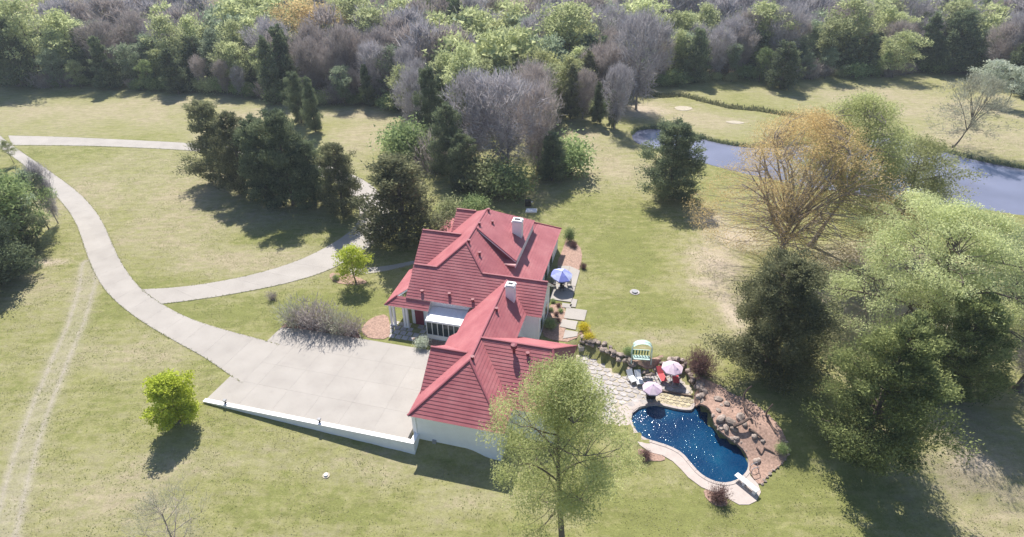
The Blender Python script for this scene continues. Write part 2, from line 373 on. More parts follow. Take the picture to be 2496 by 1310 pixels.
# water
def water(name, c, rough, sc1, st, dist):
    m, nt, bs = new_mat(name); n = noise(nt, sc1, 3, .6); k = noise(nt, .12, 3, .5)
    nt.links.new(ramp(nt, k, [(.3, tuple(x*.85 for x in c)), (.7, tuple(x*1.15 for x in c))]), bs.inputs['Base Color'])
    bs.inputs['Roughness'].default_value = rough; bs.inputs['IOR'].default_value = 1.33; bump(nt, bs, n, st, dist); return m
M['pond'] = water('pond_water', (.17, .18, .25), .12, .9, .22, .05)
M['poolw'], nt_, bs_ = new_mat('pool_water')
nt_.links.new(ramp(nt_, noise(nt_, .28, 3, .5), [(.3, (.002, .028, .085)), (.55, (.004, .05, .12)), (.75, (.01, .095, .16))]), bs_.inputs['Base Color'])
bs_.inputs['Roughness'].default_value = .095; bs_.inputs['IOR'].default_value = 1.33
bump(nt_, bs_, math_(nt_, 'ADD', noise(nt_, 3.2, 3, .6), math_(nt_, 'MULTIPLY', noise(nt_, 10, 2, .5), .3)), .5, .11)
o = drape('pond_water', [p for p in POND], M['pond'], 0, 3, flat=-.33); tag(o, kind='structure')

# ------------------------------------------------------------------ concrete roads
ROADS = []
def road(name, left, right, seg=3.6, dz=.047, sub=1.0):
    """slabs between two edge polylines given in photo points; returns the structure parent"""
    Lw = smooth([P(*p)[:2] for p in left], 2, False); Rw = smooth([P(*p)[:2] for p in right], 2, False)
    def res(line, n):
        line = np.array(line); d = np.concatenate([[0], np.cumsum(np.linalg.norm(np.diff(line, axis=0), axis=1))])
        t = np.linspace(0, d[-1], n); return np.stack([np.interp(t, d, line[:, 0]), np.interp(t, d, line[:, 1])], -1)
    ln = np.linalg.norm(np.diff(np.array(Lw), axis=0), axis=1).sum(); ns = max(1, int(round(ln/seg))); k = max(2, int(seg/sub))
    Lr, Rr = res(Lw, ns*k+1), res(Rw, ns*k+1); par = empty(name, (0, 0, 0)); tag(par, kind='structure')
    for s in range(ns):
        a = Lr[s*k:s*k+k+1].copy(); b = Rr[s*k:s*k+k+1].copy()
        for e, g in ((0, 1), (-1, -2)):
            for q in (a, b): v = q[g]-q[e]; q[e] = q[e]+v/np.linalg.norm(v)*.006
        V = []; F = []
        for i in range(k+1):
            for p in (a[i], b[i]): z = float(hbase(p[0], p[1])); V += [(p[0], p[1], z+dz), (p[0], p[1], z-.1)]
        for i in range(k):
            j = i*4; F += [(j, j+2, j+6, j+4), (j, j+4, j+5, j+1), (j+2, j+3, j+7, j+6)]
        F += [(0, 1, 3, 2), (k*4, k*4+2, k*4+3, k*4+1)]
        mb = MB(); mb.v = [tuple(map(float, v)) for v in V]; mb.f = F; mb.build('concrete_slab', M['concrete'], par)
    ROADS.append((Lr, Rr)); return par
road('driveway', [(-60,322),(0,362),(50,396),(100,440),(150,492),(185,540),(205,600),(222,650),(255,710),(310,760),(370,800),(440,840),(500,872),(560,915),(590,934)],
     [(-10,322),(28,354),(90,396),(150,438),(195,472),(232,512),(256,552),(276,600),(300,650),(342,706),(396,744),(460,777),(540,803),(640,829),(680,842)])
road('loop_road', [(30,355),(150,355),(300,359),(480,368),(620,385),(740,415),(830,450),(868,490),(880,525),(862,560),(800,602),(720,640),(620,670),(520,690),(430,702),(345,706)],
     [(20,331),(150,334),(300,341),(480,350),(650,368),(780,398),(880,432),(940,480),(955,530),(935,570),(890,615),(800,662),(700,692),(600,712),(500,729),(393,742)])
road('front_walk', [(858,672),(900,668),(950,660),(1012,644)], [(850,655),(900,654),(950,648),(1010,636)], 1.6)
# ------------------------------------------------------------------ parking pad
par = tag(empty('parking_pad', h2w(0, 0, 0), YA), kind='structure')
MB().prism([(-21,-.5,-.06),(-.1,-.5,-.06),(-.1,11.6,-.06),(-20.1,11.6,-.06)], (0, 0, -1.1)).build('pad_base', M['concrete'], par)
na, nb = 6, 4
for i in range(na):
    for j in range(nb):
        y0 = -.42+(12.0/nb)*j; y1 = y0+12.0/nb; e = lambda y: -21+.95*(y+.42)/12
        def xx(y, t): return e(y)+( -.12-e(y))*t
        MB().prism([(xx(y0,i/na)+.005,y0+.005,-.06),(xx(y0,(i+1)/na)-.005,y0+.005,-.06),(xx(y1,(i+1)/na)-.005,y1-.005,-.06),(xx(y1,i/na)+.005,y1-.005,-.06)], (0,0,.10)).build('concrete_slab', M['concrete'], par)
rw = empty('retaining_wall', h2w(-21, -.6, 0), YA, 'long white concrete retaining wall holding up the parking pad', 'wall')
mb = MB()
for i in range(10):
    x0, x1 = i*2.17, (i+1)*2.17-.004; d0_, d1_ = (-.25-1.35*min(1, t/21) for t in (x0, x1))
    mb = MB().add([(x0,-.28,d0_),(x1,-.28,d1_),(x1,.08,d1_),(x0,.08,d0_),(x0,-.28,.1),(x1,-.28,.1),(x1,.08,.1),(x0,.08,.1)], [(0,3,2,1),(4,5,6,7),(0,1,5,4),(1,2,6,5),(2,3,7,6),(3,0,4,7)])
    mb.build('wall_section', M['wall'], rw)
    MB().box(x0, x1+.002, -.32, .12, .102, .2).build('coping', M['trim'], rw)
MB().box(21.35,21.7,.125,1.2,-1.6,.1).box(21.3,21.74,.125,1.2,.102,.2).build('end_return', M['wall'], rw)
for i, x in enumerate((2.3, 12.3)):
    l = empty('wall_lamp', h2w(-21+x, -.6, .2), YA, ['small dark lamp on the retaining wall near its low left end', 'small dark lamp midway along the top of the retaining wall'][i], 'lamp', 'lamps on the retaining wall')
    MB().box(-.09,.09,-.09,.09,0,.06).build('lamp_base', M['black'], l); MB().box(-.05,.05,-.05,.05,.06,.3).build('post', M['black'], l)
    MB().prism([(-.14,-.14,.3),(.14,-.14,.3),(.14,.14,.3),(-.14,.14,.3)], (0,0,.14)).build('lamp_head', M['grey'], l)

# ------------------------------------------------------------------ house
house = empty('house', h2w(0, 0, 0), YA, 'sprawling white house with steep red metal tile roofs beside the parking pad', 'house')
def clip(poly, d, c, keep):      # keep d.p>=c (keep=1) or <=c
    out = []; n = len(poly)
    for i in range(n):
        p, q = poly[i], poly[(i+1) % n]; a = (p@d-c)*keep; b = (q@d-c)*keep
        if a >= 0: out.append(p)
        if a*b < 0: out.append(p+(q-p)*a/(a-b))
    return out
def slope(pts, course=.34, label=None, mat='red', fascia='trim', t=.17):
    """one roof plane in house coordinates with a white deck edge and tile courses"""
    p = [np.array(q, float) for q in pts]; n = np.zeros(3)
    for i in range(len(p)): n += np.cross(p[i], p[(i+1) % len(p)])
    n /= np.linalg.norm(n)
    if n[2] < 0: n = -n; p = p[::-1]
    up = np.array([0, 0, 1.])-n*n[2]; up /= np.linalg.norm(up)
    deck = MB().prism([q-n*.012 for q in p], -n*t).build('roof_slope', M[fascia], house, label=label)
    vs = [q@up for q in p]; v0, v1 = min(vs), max(vs); k = max(1, int(round((v1-v0)/course))); c = (v1-v0)/k
    for i in range(k):
        a, b = v0+i*c, v0+(i+1)*c
        q = clip(clip(p, up, a, 1), up, b, -1) if k > 1 else p
        if len(q) < 3: continue
        top = [x+n*(.03*(1-(x@up-a)/c)+.006) for x in q]; bot = [x-n*.008 for x in q]; m = len(q)
        MB().add(top+bot, [tuple(range(m))]+[(j, j+m, (j+1) % m+m, (j+1) % m) for j in range(m)]).build('tile_course', M[mat], deck)
    return deck
def cap(p, q, w=.2): MB().bar(np.array(p, float)+(0, 0, .05), np.array(q, float)+(0, 0, .05), w, .12, 6).build('ridge_cap', M['redcap'], house)
K = .77
# --- garage block and centre wing (shared ridge z 6, a 4.45)
slope([(0,0,2.6),(8.8,0,2.6),(4.45,4.7,6.0)])
slope([(0,0,2.6),(4.45,4.7,6.0),(4.45,9.9,6.0),(0,9.9,2.6)])
slope([(4.45,4.7,6),(8.8,0,2.6),(8.8,9,2.6),(4.45,9,6)])
slope([(.85,9.9,3.22),(4.45,9.9,6),(4.45,17.85,6),(.85,17.85,3.22)])
slope([(4.45,8,6),(7.2,8,3.88),(7.2,17.85,3.88),(4.45,17.85,6)])
slope([(0,9.9,2.6),(1.6,9.9,3.82),(1.6,11.3,3.82),(.0,11.3,2.6)])
for a, b in (((0,0,2.6),(4.45,4.7,6)), ((8.8,0,2.6),(4.45,4.7,6)), ((4.45,4.7,6),(4.45,17.85,6))): cap(a, b)
# garage west gable
gz = 5.42; slope([(.12,6.22,gz),(.12,2.5,2.58),(4.0,2.5,2.58),(4.0,6.22,gz)][::1]); slope([(.12,6.22,gz),(3.6,6.22,gz),(3.6,9.95,2.58),(.12,9.95,2.58)])
cap((.1,6.22,gz),(3.7,6.22,gz))
# gallery towards the patio
slope([(4.45,7.95,6),(11.4,7.95,6),(13.0,12.6,2.9),(4.45,12.6,2.9)]); slope([(4.45,7.95,6),(4.45,3.0,2.6),(13.0,3.0,2.6),(11.4,7.95,6)])
slope([(11.4,7.95,6),(13.0,3.0,2.6),(13.0,12.6,2.9)]); cap((4.45,7.95,6),(11.4,7.95,6)); cap((11.4,7.95,6),(13.0,3.0,2.6)); cap((11.4,7.95,6),(13,12.6,2.9))
# --- main block
RB0, RB1 = 20.9, 29.0; RZ = 8.22
slope([(-3.62,18.25,6.2),(1.62,18.25,6.2),(-1,RB0,RZ)])
slope([(-6.3,15.12,3.79),(8.85,15.12,3.79),(8.85,18.25,6.2),(-6.3,18.25,6.2)])
slope([(1.0,18.25,6.2),(8.85,18.25,6.2),(8.85,22.4,3.0),(1.0,22.4,3.0)]); slope([(-6.3,18.25,6.2),(-3,18.25,6.2),(-3,22.4,3.0),(-6.3,22.4,3.0)])
slope([(-1,RB0,RZ),(-1,RB1,RZ),(-6.4,34.4,4.06),(-6.4,18.3,4.06),(-3.62,18.3,6.2)])
slope([(-1,RB0,RZ),(1.62,18.3,6.2),(4.2,18.3,4.21),(4.2,34.2,4.21),(-1,RB1,RZ)])
slope([(4.2,18.3,4.21),(7.2,18.3,2.85),(7.2,35.9,2.85),(4.2,34.2,4.21)])
slope([(-1,RB1,RZ),(4.2,34.2,4.21),(7.2,35.9,2.85),(-7.9,35.9,2.85)])
for a, b in (((-1,RB0,RZ),(-1,RB1,RZ)), ((-1,RB0,RZ),(-3.62,18.25,6.2)), ((-1,RB0,RZ),(1.62,18.25,6.2)), ((-6.3,18.25,6.2),(-3.62,18.25,6.2)), ((1.62,18.25,6.2),(8.85,18.25,6.2)), ((-1,RB1,RZ),(4.2,34.2,4.21)), ((4.2,34.2,4.21),(7.2,35.9,2.85))): cap(a, b)
# west gables
for (b0, al, ez) in ((24.7,-7.75,3.3), (30.8,-5.5,3.9)):
    hs = (6.85-ez)/K
    slope([(al,b0,6.85),(-2.6,b0,6.85),(-2.6,b0-hs,ez),(al,b0-hs,ez)]); slope([(al,b0,6.85),(-2.6,b0,6.85),(-2.6,b0+hs,ez),(al,b0+hs,ez)]); cap((al,b0,6.85),(-2.9,b0,6.85))
# dormer
slope([(-.95,24.3,8.24),(4.25,22.7,5.4),(4.25,32.66,5.4),(-.95,29,8.24)]); cap((-.8,24.25,8.2),(4.2,22.72,5.42), .12)
MB().prism([(4.0,22.95,3.9),(4.0,32.3,3.9),(4.0,32.3,5.32),(4.0,22.95,5.32)], (.13,0,0)).build('wall', M['wall'], house, label='white upper wall above the low east roof')
MB().prism([(3.99,22.95,3.9),(3.99,22.95,5.35),(.0,24.25,7.45),(.0,24.25,7.0)], (0,.12,0)).build('side_wall', M['redcap'], house)  # ridge red on this wall paints in the dark shadow along the dormer edge
slope([(1.2,22.2,5.12),(4.3,22.2,5.12),(4.3,22.98,5.34),(1.2,22.98,5.34)], label='short roof return at the corner of the upper wall')
# porch roofs
slope([(-8.55,14.3,3.0),(-3.45,14.3,3.0),(-3.45,15.3,3.75),(-7.4,15.3,3.75)]); slope([(-8.55,14.3,3.0),(-7.4,15.3,3.75),(-6.2,16.5,4.3),(-6.2,21.5,4.3),(-8.55,21.5,3.0)])
cap((-8.55,14.3,3.0),(-7.4,15.3,3.75), .14)
slope([(-8.45,29.2,2.9),(-5.3,29.2,4.6),(-5.3,34.2,4.6),(-8.45,34.2,2.9)])
# walls
def wallprism(pts, off, lab=None): MB().prism(pts, off).build('wall', M['wall'], house, label=lab)
MB().box(.35,8.45,.35,9.5,-1.7,2.55).build('wall', M['wall'], house, label='white garage walls')
MB().box(1.3,6.85,9.5,15.6,-.3,3.3).build('wall', M['wall'], house); MB().box(8.46,12.6,3.4,12.1,-1.7,2.55).build('wall', M['wall'], house)
wallprism([(8.45,15.55,-.3),(8.45,21.6,-.3),(8.45,21.6,3.5),(8.45,18.25,5.95),(8.45,15.55,3.85)], (-.25,0,0), 'white east gable wall')
MB().box(-6.0,8.19,15.55,21,-.3,3.75).build('wall', M['wall'], house); MB().box(-6.0,6.85,21,35.4,-.3,2.9).build('wall', M['wall'], house)
wallprism([(-5.9,15.6,3.7),(-5.9,20.9,3.7),(-5.9,18.25,5.9)], (.2,0,0)); wallprism([(-7.35,20.6,-.3),(-7.35,28.8,-.3),(-7.35,28.8,3.4),(-7.35,24.7,6.5),(-7.35,20.6,3.4)], (1.3,0,0))
wallprism([(.4,3.2,2.5),(.4,9.3,2.5),(.4,6.22,5.05)], (.2,0,0)); wallprism([(-5.2,27.5,3.5),(-5.2,34,3.5),(-5.2,30.8,6.3)], (.2,0,0))
MB().box(.1,.34,.5,.6,-1.4,2.5).bar((.55,.3,-1.4),(.55,.3,2.45),.09).build('downspout', M['trim'], house); MB().box(8.46,8.55,15.45,15.53,0,3.8).build('downspout', M['trim'], house)
MB().box(2.0,2.35,.2,.345,-.9,-.25).bar((2.17,.28,-1.4),(2.17,.28,-.9),.06).build('meter_box', M['grey'], house)
for b0 in (16.4, 18.9):
    w_ = MB().box(8.452,8.5,b0,b0+1.2,.6,2.3).build('window', M['trim'], house)
    for k in (0, 1): MB().box(8.502,8.515,b0+.06+k*.56,b0+.58+k*.56,.68,2.22).build('pane', M['glass'], w_)
for b0 in (23.2, 26.4, 29.5):
    w_ = MB().box(6.852,6.9,b0,b0+1.8,.1,2.2).build('window', M['trim'], house)
    for k in (0, 1): MB().box(6.902,6.915,b0+.07+k*.86,b0+.87+k*.86,.2,2.1).build('pane', M['glass'], w_)
MB().box(-5.6,-4.6,15.48,15.545,0,2.1).build('door', M['darkred'], house)
w_ = MB().box(-4.3,-3.3 ,15.49,15.545,.7,2.1).build('window', M['trim'], house); MB().box(-4.22,-3.38,15.475,15.488,.78,2.02).build('pane', M['glass'], w_)
MB().box(-5.99,-6.05,17,19,.7,2.1).build('window', M['trim'], house)
# porch columns and floor
for a, b in ((-8.15,14.75),(-7.75,14.75),(-6.55,14.75),(-6.2,14.75),(-8.15,18),(-8.15,20.8),(-3.75,14.75)):
    c = MB().box(a-.12,a+.12,b-.12,b+.12,.14,2.72).build('porch_column', M['trim'], house)
    MB().box(a-.17,a+.17,b-.17,b+.17,-.1,.138).build('column_base', M['trim'], c); MB().box(a-.17,a+.17,b-.17,b+.17,2.722,2.85).build('capital', M['trim'], c)
fl = tag(empty('porch_terrace', h2w(-8, 13, 0), YA), kind='structure')
drape_pts = [h2w(a, b) for a, b in ((-8.6,15.5),(-8.6,12.2),(-3.4,11.8),(-.1,11.9),(1.2,12.5),(1.2,15.5))]
MB().prism([(-.6,2.5,-.3),(-.6,-.6,-.3),(4.6,-1.1,-.3),(7.8,-1.1,-.3),(9.1,-.4,-.3),(9.1,2.5,-.3)], (0,0,.28)).build('terrace_bed', M['mulchdark'], fl)
for i in range(12):
    for j in range(4):
        if rng.random() < .04: continue
        x = -.5+i*.76+(j % 2)*.25; y = -.45+j*.74; q = [(x+rng.uniform(0,.06), y+rng.uniform(0,.06)), (x+.70-rng.uniform(0,.1), y+rng.uniform(0,.06)), (x+.70-rng.uniform(0,.06), y+.66), (x+rng.uniform(0,.12), y+.68)]
        if x < 8.3: MB().prism([(a, b, -.02) for a, b in q], (0,0,.035)).build('flagstone', M['flag'], fl)
# chimneys
for (a0, a1, b0, b1, zt, zb) in ((2.6,3.75,27.4,28.3,7.9,5), (4.93,5.85,15.4,16.2,7.0,4)):
    ch = MB().box(a0,a1,b0,b1,zb,zt-.2).build('chimney', M['wall'], house, label='white chimney stack')
    MB().box(a0-.07,a1+.07,b0-.07,b1+.07,zt-.2,zt-.06).build('chimney_cap', M['trim'], ch)
    MB().box(a0+.22,a1-.22,b0+.2,b1-.2,zt-.06,zt-.01).build('flue_opening', M['black'], ch)
    for x in (a0, a1-.22): MB().box(x,x+.22,b0,b1,zt-.058,zt+.1).build('flue_wall', M['trim'], ch)
    for y in (b0, b1-.2): MB().box(a0+.222,a1-.222,y,y+.2,zt-.058,zt+.1).build('flue_wall', M['trim'], ch)
# roof vents
def vent(a, b, z, s=.28): MB().tube([(a,b,z-.3),(a,b,z+.12),(a,b,z+.28)], [s*.45,s*.5,s*.7], 8).build('roof_vent', M['darkred'], house)
for v in ((4.6,5.0,5.95),(4.75,12.6,5.9),(-.8,21.2,8.15),(-.75,25.2,8.2),(-.7,28.8,8.2),(9.2,7.2,5.5),(.6,20.6,7.1),(.3,27,7.6),(-4.6,15.8,4.3),(-1.5,15.9,4.4),(1.2,15.7,4.2)): vent(*v)
MB().tube([(7.9,7.2,5.3),(7.9,7.2,6.0),(7.9,7.2,6.1),(7.9,7.2,6.45),(7.9,7.2,6.5)], [.12,.14,.3,.3,.1], 10).build('turbine_vent', M['darkred'], house)
# greenhouse
gh = empty('greenhouse', h2w(-3.45, 13.45, 0), YA, 'white framed greenhouse with frosted roof between porch and centre wing', 'greenhouse')
MB().box(0,4.4,0,.12,-.1,.55).box(0,.12,.122,2.05,-.1,.55).build('base_wall', M['trim'], gh)
for i in range(8): MB().box(i*.62,i*.62+.06,-.005,.115,.552,2.3).build('frame_post', M['trim'], gh)
for i in range(7): MB().box(i*.62+.065,i*.62+.615,.045,.06,.58,2.28).build('pane', M['glass'], gh)
for i in range(3): MB().box(.02,.1,.35+i*.6,.41+i*.6,.552,2.4).build('frame_post', M['trim'], gh)
MB().box(-.06,4.4,-.08,.1,2.302,2.44).build('gutter', M['trim'], gh)
for i in range(7):
    MB().prism([(i*.62-.02,-.04,2.45),(i*.62+.58,-.04,2.45),(i*.62+.58,1.98,2.9),(i*.62-.02,1.98,2.9)], (0,0,.05)).build('roof_panel', M['frost'], gh)
    MB().prism([(i*.62+.583,-.04,2.44),(i*.62+.597,-.04,2.44),(i*.62+.597,1.98,2.89),(i*.62+.583,1.98,2.89)], (0,0,.09)).build('glazing_bar', M['trim'], gh)

# ------------------------------------------------------------------ beds, slabs
def bed(pts, mat='mulch', dz=.05, name='mulch_bed', step=.5):
    return tag(drape(name, smooth([p[:2] for p in pts], 1), M[mat], dz, step), kind='structure')
bed([P(*p) for p in ((880,800),(905,775),(945,765),(952,800),(948,828),(900,826),(885,815))])
bed([P(*p) for p in ((1335,745),(1372,738),(1385,790),(1372,815),(1408,833),(1437,850),(1448,838),(1440,800),(1425,790),(1400,840),(1330,828),(1318,800))])
bed([P(*p) for p in ((1375,600),(1382,575),(1400,590),(1420,610),(1415,660),(1398,662),(1372,655),(1355,650))])
bed([P(*p) for p in ((800,672),(815,664),(850,668),(880,680),(900,690),(860,696),(815,690))])
bed([P(*p) for p in ((680,800),(720,775),(800,780),(870,800),(880,826),(860,822),(760,805),(700,800))], 'mulchdark')
bed([P(*p) for p in ((1040,838),(1020,842),(1000,826),(1030,822),(1095,838),(1080,850))], 'mulchdark')
# pale slabs east of the house
pat = tag(empty('garden_patio', (0, 0, 0)), kind='structure')
def slab(pts, mat='concrete', parent=pat, t=.14, name='paving_slab'):
    q = [P(*p) for p in pts]; z = max(p[2] for p in q)+.1
    MB().prism([(p[0], p[1], z) for p in q], (0, 0, -t-.1)).build(name, M[mat], parent)
SL = [[(335,115),(425,155),(385,300),(290,285)],[(290,287),(384,303),(372,350),(180,318),(195,270)],[(180,321),(371,353),(345,442),(146,415)],[(225,112),(333,113),(288,284),(195,267)],
      [(360,410),(402,420),(384,490),(330,482)],[(263,449),(352,462),(340,500),(262,488)],[(300,492),(490,517),(465,612),(280,588)],[(265,598),(405,618),(385,695),(240,665)],[(290,695),(410,715),(395,790),(270,775)]]
for s in SL: slab([z3(*p) for p in s])
# ------------------------------------------------------------------ pool
pool = tag(empty('swimming_pool', (0, 0, 0)), kind='structure')
drape('pool_water', POOL, M['poolw'], 0, .8, pool, flat=PZ-.13)
PP = np.array(POOL)
def offset(poly, d):
    Q = []; n = len(poly)
    for i in range(n):
        t = poly[(i+1) % n]-poly[i-1]; t = t/np.linalg.norm(t); Q.append(poly[i]+np.array([t[1], -t[0]])*d)
    return np.array(Q)
ar = 0.5*np.sum(PP[:, 0]*np.roll(PP[:, 1], -1)-np.roll(PP[:, 0], -1)*PP[:, 1]); sg = 1 if ar > 0 else -1
inn, outr = PP, offset(PP, .3*sg); n = len(PP); V = []; F = []
# curved coping stones round the water
for i in range(0, n, 2):
    a, b, c = i, (i+1) % n, (i+2) % n; g = .01
    ps = [inn[a], inn[b], inn[c], outr[c], outr[b], outr[a]]
    ce = sum(ps)/6; ps = [p+(ce-p)*.02 for p in ps]
    MB().prism([(p[0], p[1], PZ-.25) for p in ps], (0, 0, .36)).build('coping_stone', M['coping'], pool)
V = [(*p, PZ-.1) for p in inn]+[(*p, PZ-1.6) for p in inn]; mb = MB(); mb.add(V, [(i, (i+1) % n, (i+1) % n+n, i+n) for i in range(n)]); mb.build('basin_wall', M['plaster'], pool)
def zflat(x, y): return np.full(np.shape(x), PZ)
deckp = [(300,700),(215,680),(160,560),(190,470),(300,420),(370,370),(380,455),(300,520),(288,590),(330,668),(395,722),(480,752),(600,788),(700,842),(765,922),(832,1000),(902,1048),(980,1078),(1060,1082),(1140,1056),(1200,1010),(1225,960),(1240,1020),(1300,1080),(1325,1150),(1290,1220),(1230,1250),(1150,1250),(1060,1200),(950,1150),(850,1110),(745,1032),(690,970),(620,902),(540,856),(440,832),(360,775)]
dpts = [ray(*z4(x, y), PZ)[:2] for x, y in deckp]
o = drape('pool_deck', dpts, M['coping'], .07, .6, fn=zflat); tag(o, kind='structure')
# flagstone patio between gallery and pool, stones one by one
pp = [ray(*z4(x, y), PZ)[:2] for x, y in ((-140,20),(-20,60),(100,120),(190,190),(280,215),(480,190),(540,175),(700,200),(800,330),(790,385),(520,338),(500,440),(380,470),(300,500),(200,480),(190,640),(-100,560),(-250,300))]
patio = tag(empty('pool_patio', (0, 0, 0)), kind='structure')
drape('patio_bed', pp, M['sand'], .03, .8, patio, fn=zflat)
cnt = 0
for i in range(-4, 26):
    for j in range(-6, 24):
        c = HO+hA*(12+i*.82+(j % 2)*.4+rng.uniform(-.05,.05))+hB*(2+j*.62)
        if sdist(np.array([c[0]]), np.array([c[1]]), pp)[0] < -.35:
            k = rng.integers(5, 7); an = np.sort(np.arange(k)*2*math.pi/k+rng.uniform(-.25,.25,k)); r_ = rng.uniform(.82,1.0,k)
            q = [(c+hA*.43*r_[m]*math.cos(an[m])*1.08+hB*.33*r_[m]*math.sin(an[m])*1.1) for m in range(k)]
            if cnt < 290: MB().prism([(p[0], p[1], PZ+.03) for p in q], (0,0,.045)).build('flagstone', M['flag'], patio); cnt += 1
tp = [ray(*z4(x, y), PZ)[:2] for x, y in ((500,350),(790,392),(800,450),(775,495),(640,485),(560,465),(495,452))]
sh = tag(empty('lower_terrace', (0, 0, 0)), kind='structure'); drape('terrace_bed', tp, M['sand'], .05, .6, sh, fn=zflat)
for i in range(-2, 14):
    for j in range(-2, 10):
        c = np.array(tp[0])+hA*(i*.55+(j % 2)*.25)-hB*(j*.42-.2)
        if sdist(np.array([c[0]]), np.array([c[1]]), tp)[0] < -.22:
            k = 6; q = [(c+hA*.28*math.cos(m*2*math.pi/k+.2)*rng.uniform(.85,1.05)+hB*.22*math.sin(m*2*math.pi/k+.2)*rng.uniform(.85,1.05)) for m in range(k)]
            MB().prism([(p[0], p[1], PZ+.05) for p in q], (0,0,.05)).build('flagstone', M['tan'], sh)
bed([Z4(x, y) for x, y in ((790,375),(800,330),(760,270),(860,240),(1000,300),(1090,368),(1240,420),(1400,545),(1520,700),(1548,850),(1500,920),(1380,1010),(1325,1110),(1230,1000),(1232,900),(1195,820),(1130,758),(1060,712),(990,655),(945,590),(940,530),(905,470),(850,445),(790,445))], 'mulch', .09)
bed([Z4(x, y) for x, y in ((215,90),(330,95),(470,80),(540,120),(520,170),(430,190),(330,190),(250,165))], 'mulch', .05)
bed([Z4(x, y) for x, y in ((860,1120),(950,1150),(1050,1200),(1060,1250),(990,1270),(890,1210))], 'mulch', .05)
bed([Z4(x, y) for x, y in ((340,790),(450,835),(560,862),(560,900),(430,900),(350,860))], 'mulch', .05)
# step edge on the patio
MB().bar(tuple(ray(*z4(520,337), PZ+.12)), tuple(ray(*z4(782,383), PZ+.12)), .12, .22).build('patio_step', M['wood']); tag(bpy.data.objects['patio_step'], 'long dark timber step along the pool patio below the umbrella', 'step')

# ------------------------------------------------------------------ rocks
def rockmesh(seed, sub=2, flat=.7):
    bm = bmesh.new(); bmesh.ops.create_icosphere(bm, subdivisions=sub, radius=.5); r = np.random.default_rng(seed); ds = r.normal(size=(7, 3)); ds /= np.linalg.norm(ds, axis=1)[:, None]; k = r.uniform(.28, .42, 7)
    for v in bm.verts:
        p = np.array(v.co)
        for d, q in zip(ds, k):
            s = p@d
            if s > q: p = p-d*(s-q)
        p = p*(1+.05*r.normal()); v.co = (p[0], p[1], p[2]*flat)
    me = bpy.data.meshes.new('rock'); bm.to_mesh(me); bm.free(); me.materials.append(M['rock']); return me
ROCKS = [rockmesh(s, 1 if s < 4 else 2) for s in range(8)]
def rock(p, s, label, group, sink=.12, k=None, cat='rock'):
    o = link('rock', ROCKS[rng.integers(8) if k is None else k], None, (p[0], p[1], p[2]+s*.25-sink*s), rng.uniform(0, 6.28), (s*rng.uniform(.75,1.3), s*rng.uniform(.7,1.1), s*rng.uniform(.7,1.1)))
    return tag(o, label, cat, group)
edge = smooth([Z4(x, y) for x, y in ((-120,-5),(0,25),(90,62),(190,90),(225,130),(275,180),(340,205),(400,200),(470,185),(530,165),(600,160),(690,180),(740,230),(790,300),(830,370),(860,420))], 2, False)
edge = np.array(edge); dl = np.concatenate([[0], np.cumsum(np.linalg.norm(np.diff(edge[:, :2], axis=0), axis=1))]); t = 0
while t < dl[-1]:
    p = np.array([np.interp(t, dl, edge[:, i]) for i in range(3)])
    for kk in range(2):
        s = rng.uniform(.45,.85); q = p+np.array([rng.normal()*.15, -.32+.38*kk+rng.normal()*.1, -.25+.3*kk])
        rock(q, s, 'rough brown grey stone in the low rock wall between lawn and pool patio', 'stones of the low rock wall above the patio')
    t += rng.uniform(.3,.46)
for k in range(16):
    t = rng.random(); x = np.interp(t, [0,.3,.6,1], [930,1010,1110,1210]); y = np.interp(t, [0,.3,.6,1], [560,680,760,860]); rock(Z4(x+rng.uniform(-8,50), y+rng.uniform(-30,10)), rng.uniform(.25,.5), 'small edging stone along the mulch side of the pool', 'stones edging the pool by the mulch bed')
big = [(985,410,1.3,'pale boulder at the top of the mulch bed nearest the patio'),(1050,450,1.2,'grey boulder second in the row above the waterfall'),(985,500,1.0,'dark boulder standing beside the pool inlet'),(1010,570,1.5,'broad flat rock at the head of the pool waterfall'),(1080,590,1.6,'large brown rock in the middle of the pool waterfall'),(1160,560,1.7,'tall grey boulder behind the pool waterfall'),(1045,640,1.3,'wet pale rock at the foot of the pool waterfall'),(1110,650,1.3,'rust brown rock low in the pool waterfall'),(1190,610,1.2,'dark rock at the mulch end of the waterfall'),(1290,900,1.2,'rounded dark boulder near the diving board end'),(1130,720,1.0,'rock on the pool edge below the waterfall'),(1270,700,1.1,'flat dark rock alone in the middle of the mulch bed'),(1340,740,.8,'small dark rock right of the flat one in the mulch'),(1010,455,.7,'small boulder between the two upper boulders')]
for x, y, s, l in big: rock(Z4(x, y), s*.66, l, 'boulders of the pool waterfall and mulch bed', .1)
# flat stone ring around the mulch bed
ring = np.array(smooth([Z4(x, y) for x, y in ((1000,300),(1090,368),(1240,420),(1400,545),(1520,700),(1548,850),(1500,920),(1380,1010),(1330,1100))], 2, False)); dl = np.concatenate([[0], np.cumsum(np.linalg.norm(np.diff(ring[:, :2], axis=0), axis=1))]); t = 0
while t < dl[-1]:
    p = [np.interp(t, dl, ring[:, i]) for i in range(3)]; o = rock(p, rng.uniform(.28,.42), 'small pale stone in the border between mulch bed and lawn', 'border stones round the mulch bed', .1); t += rng.uniform(.42,.6)
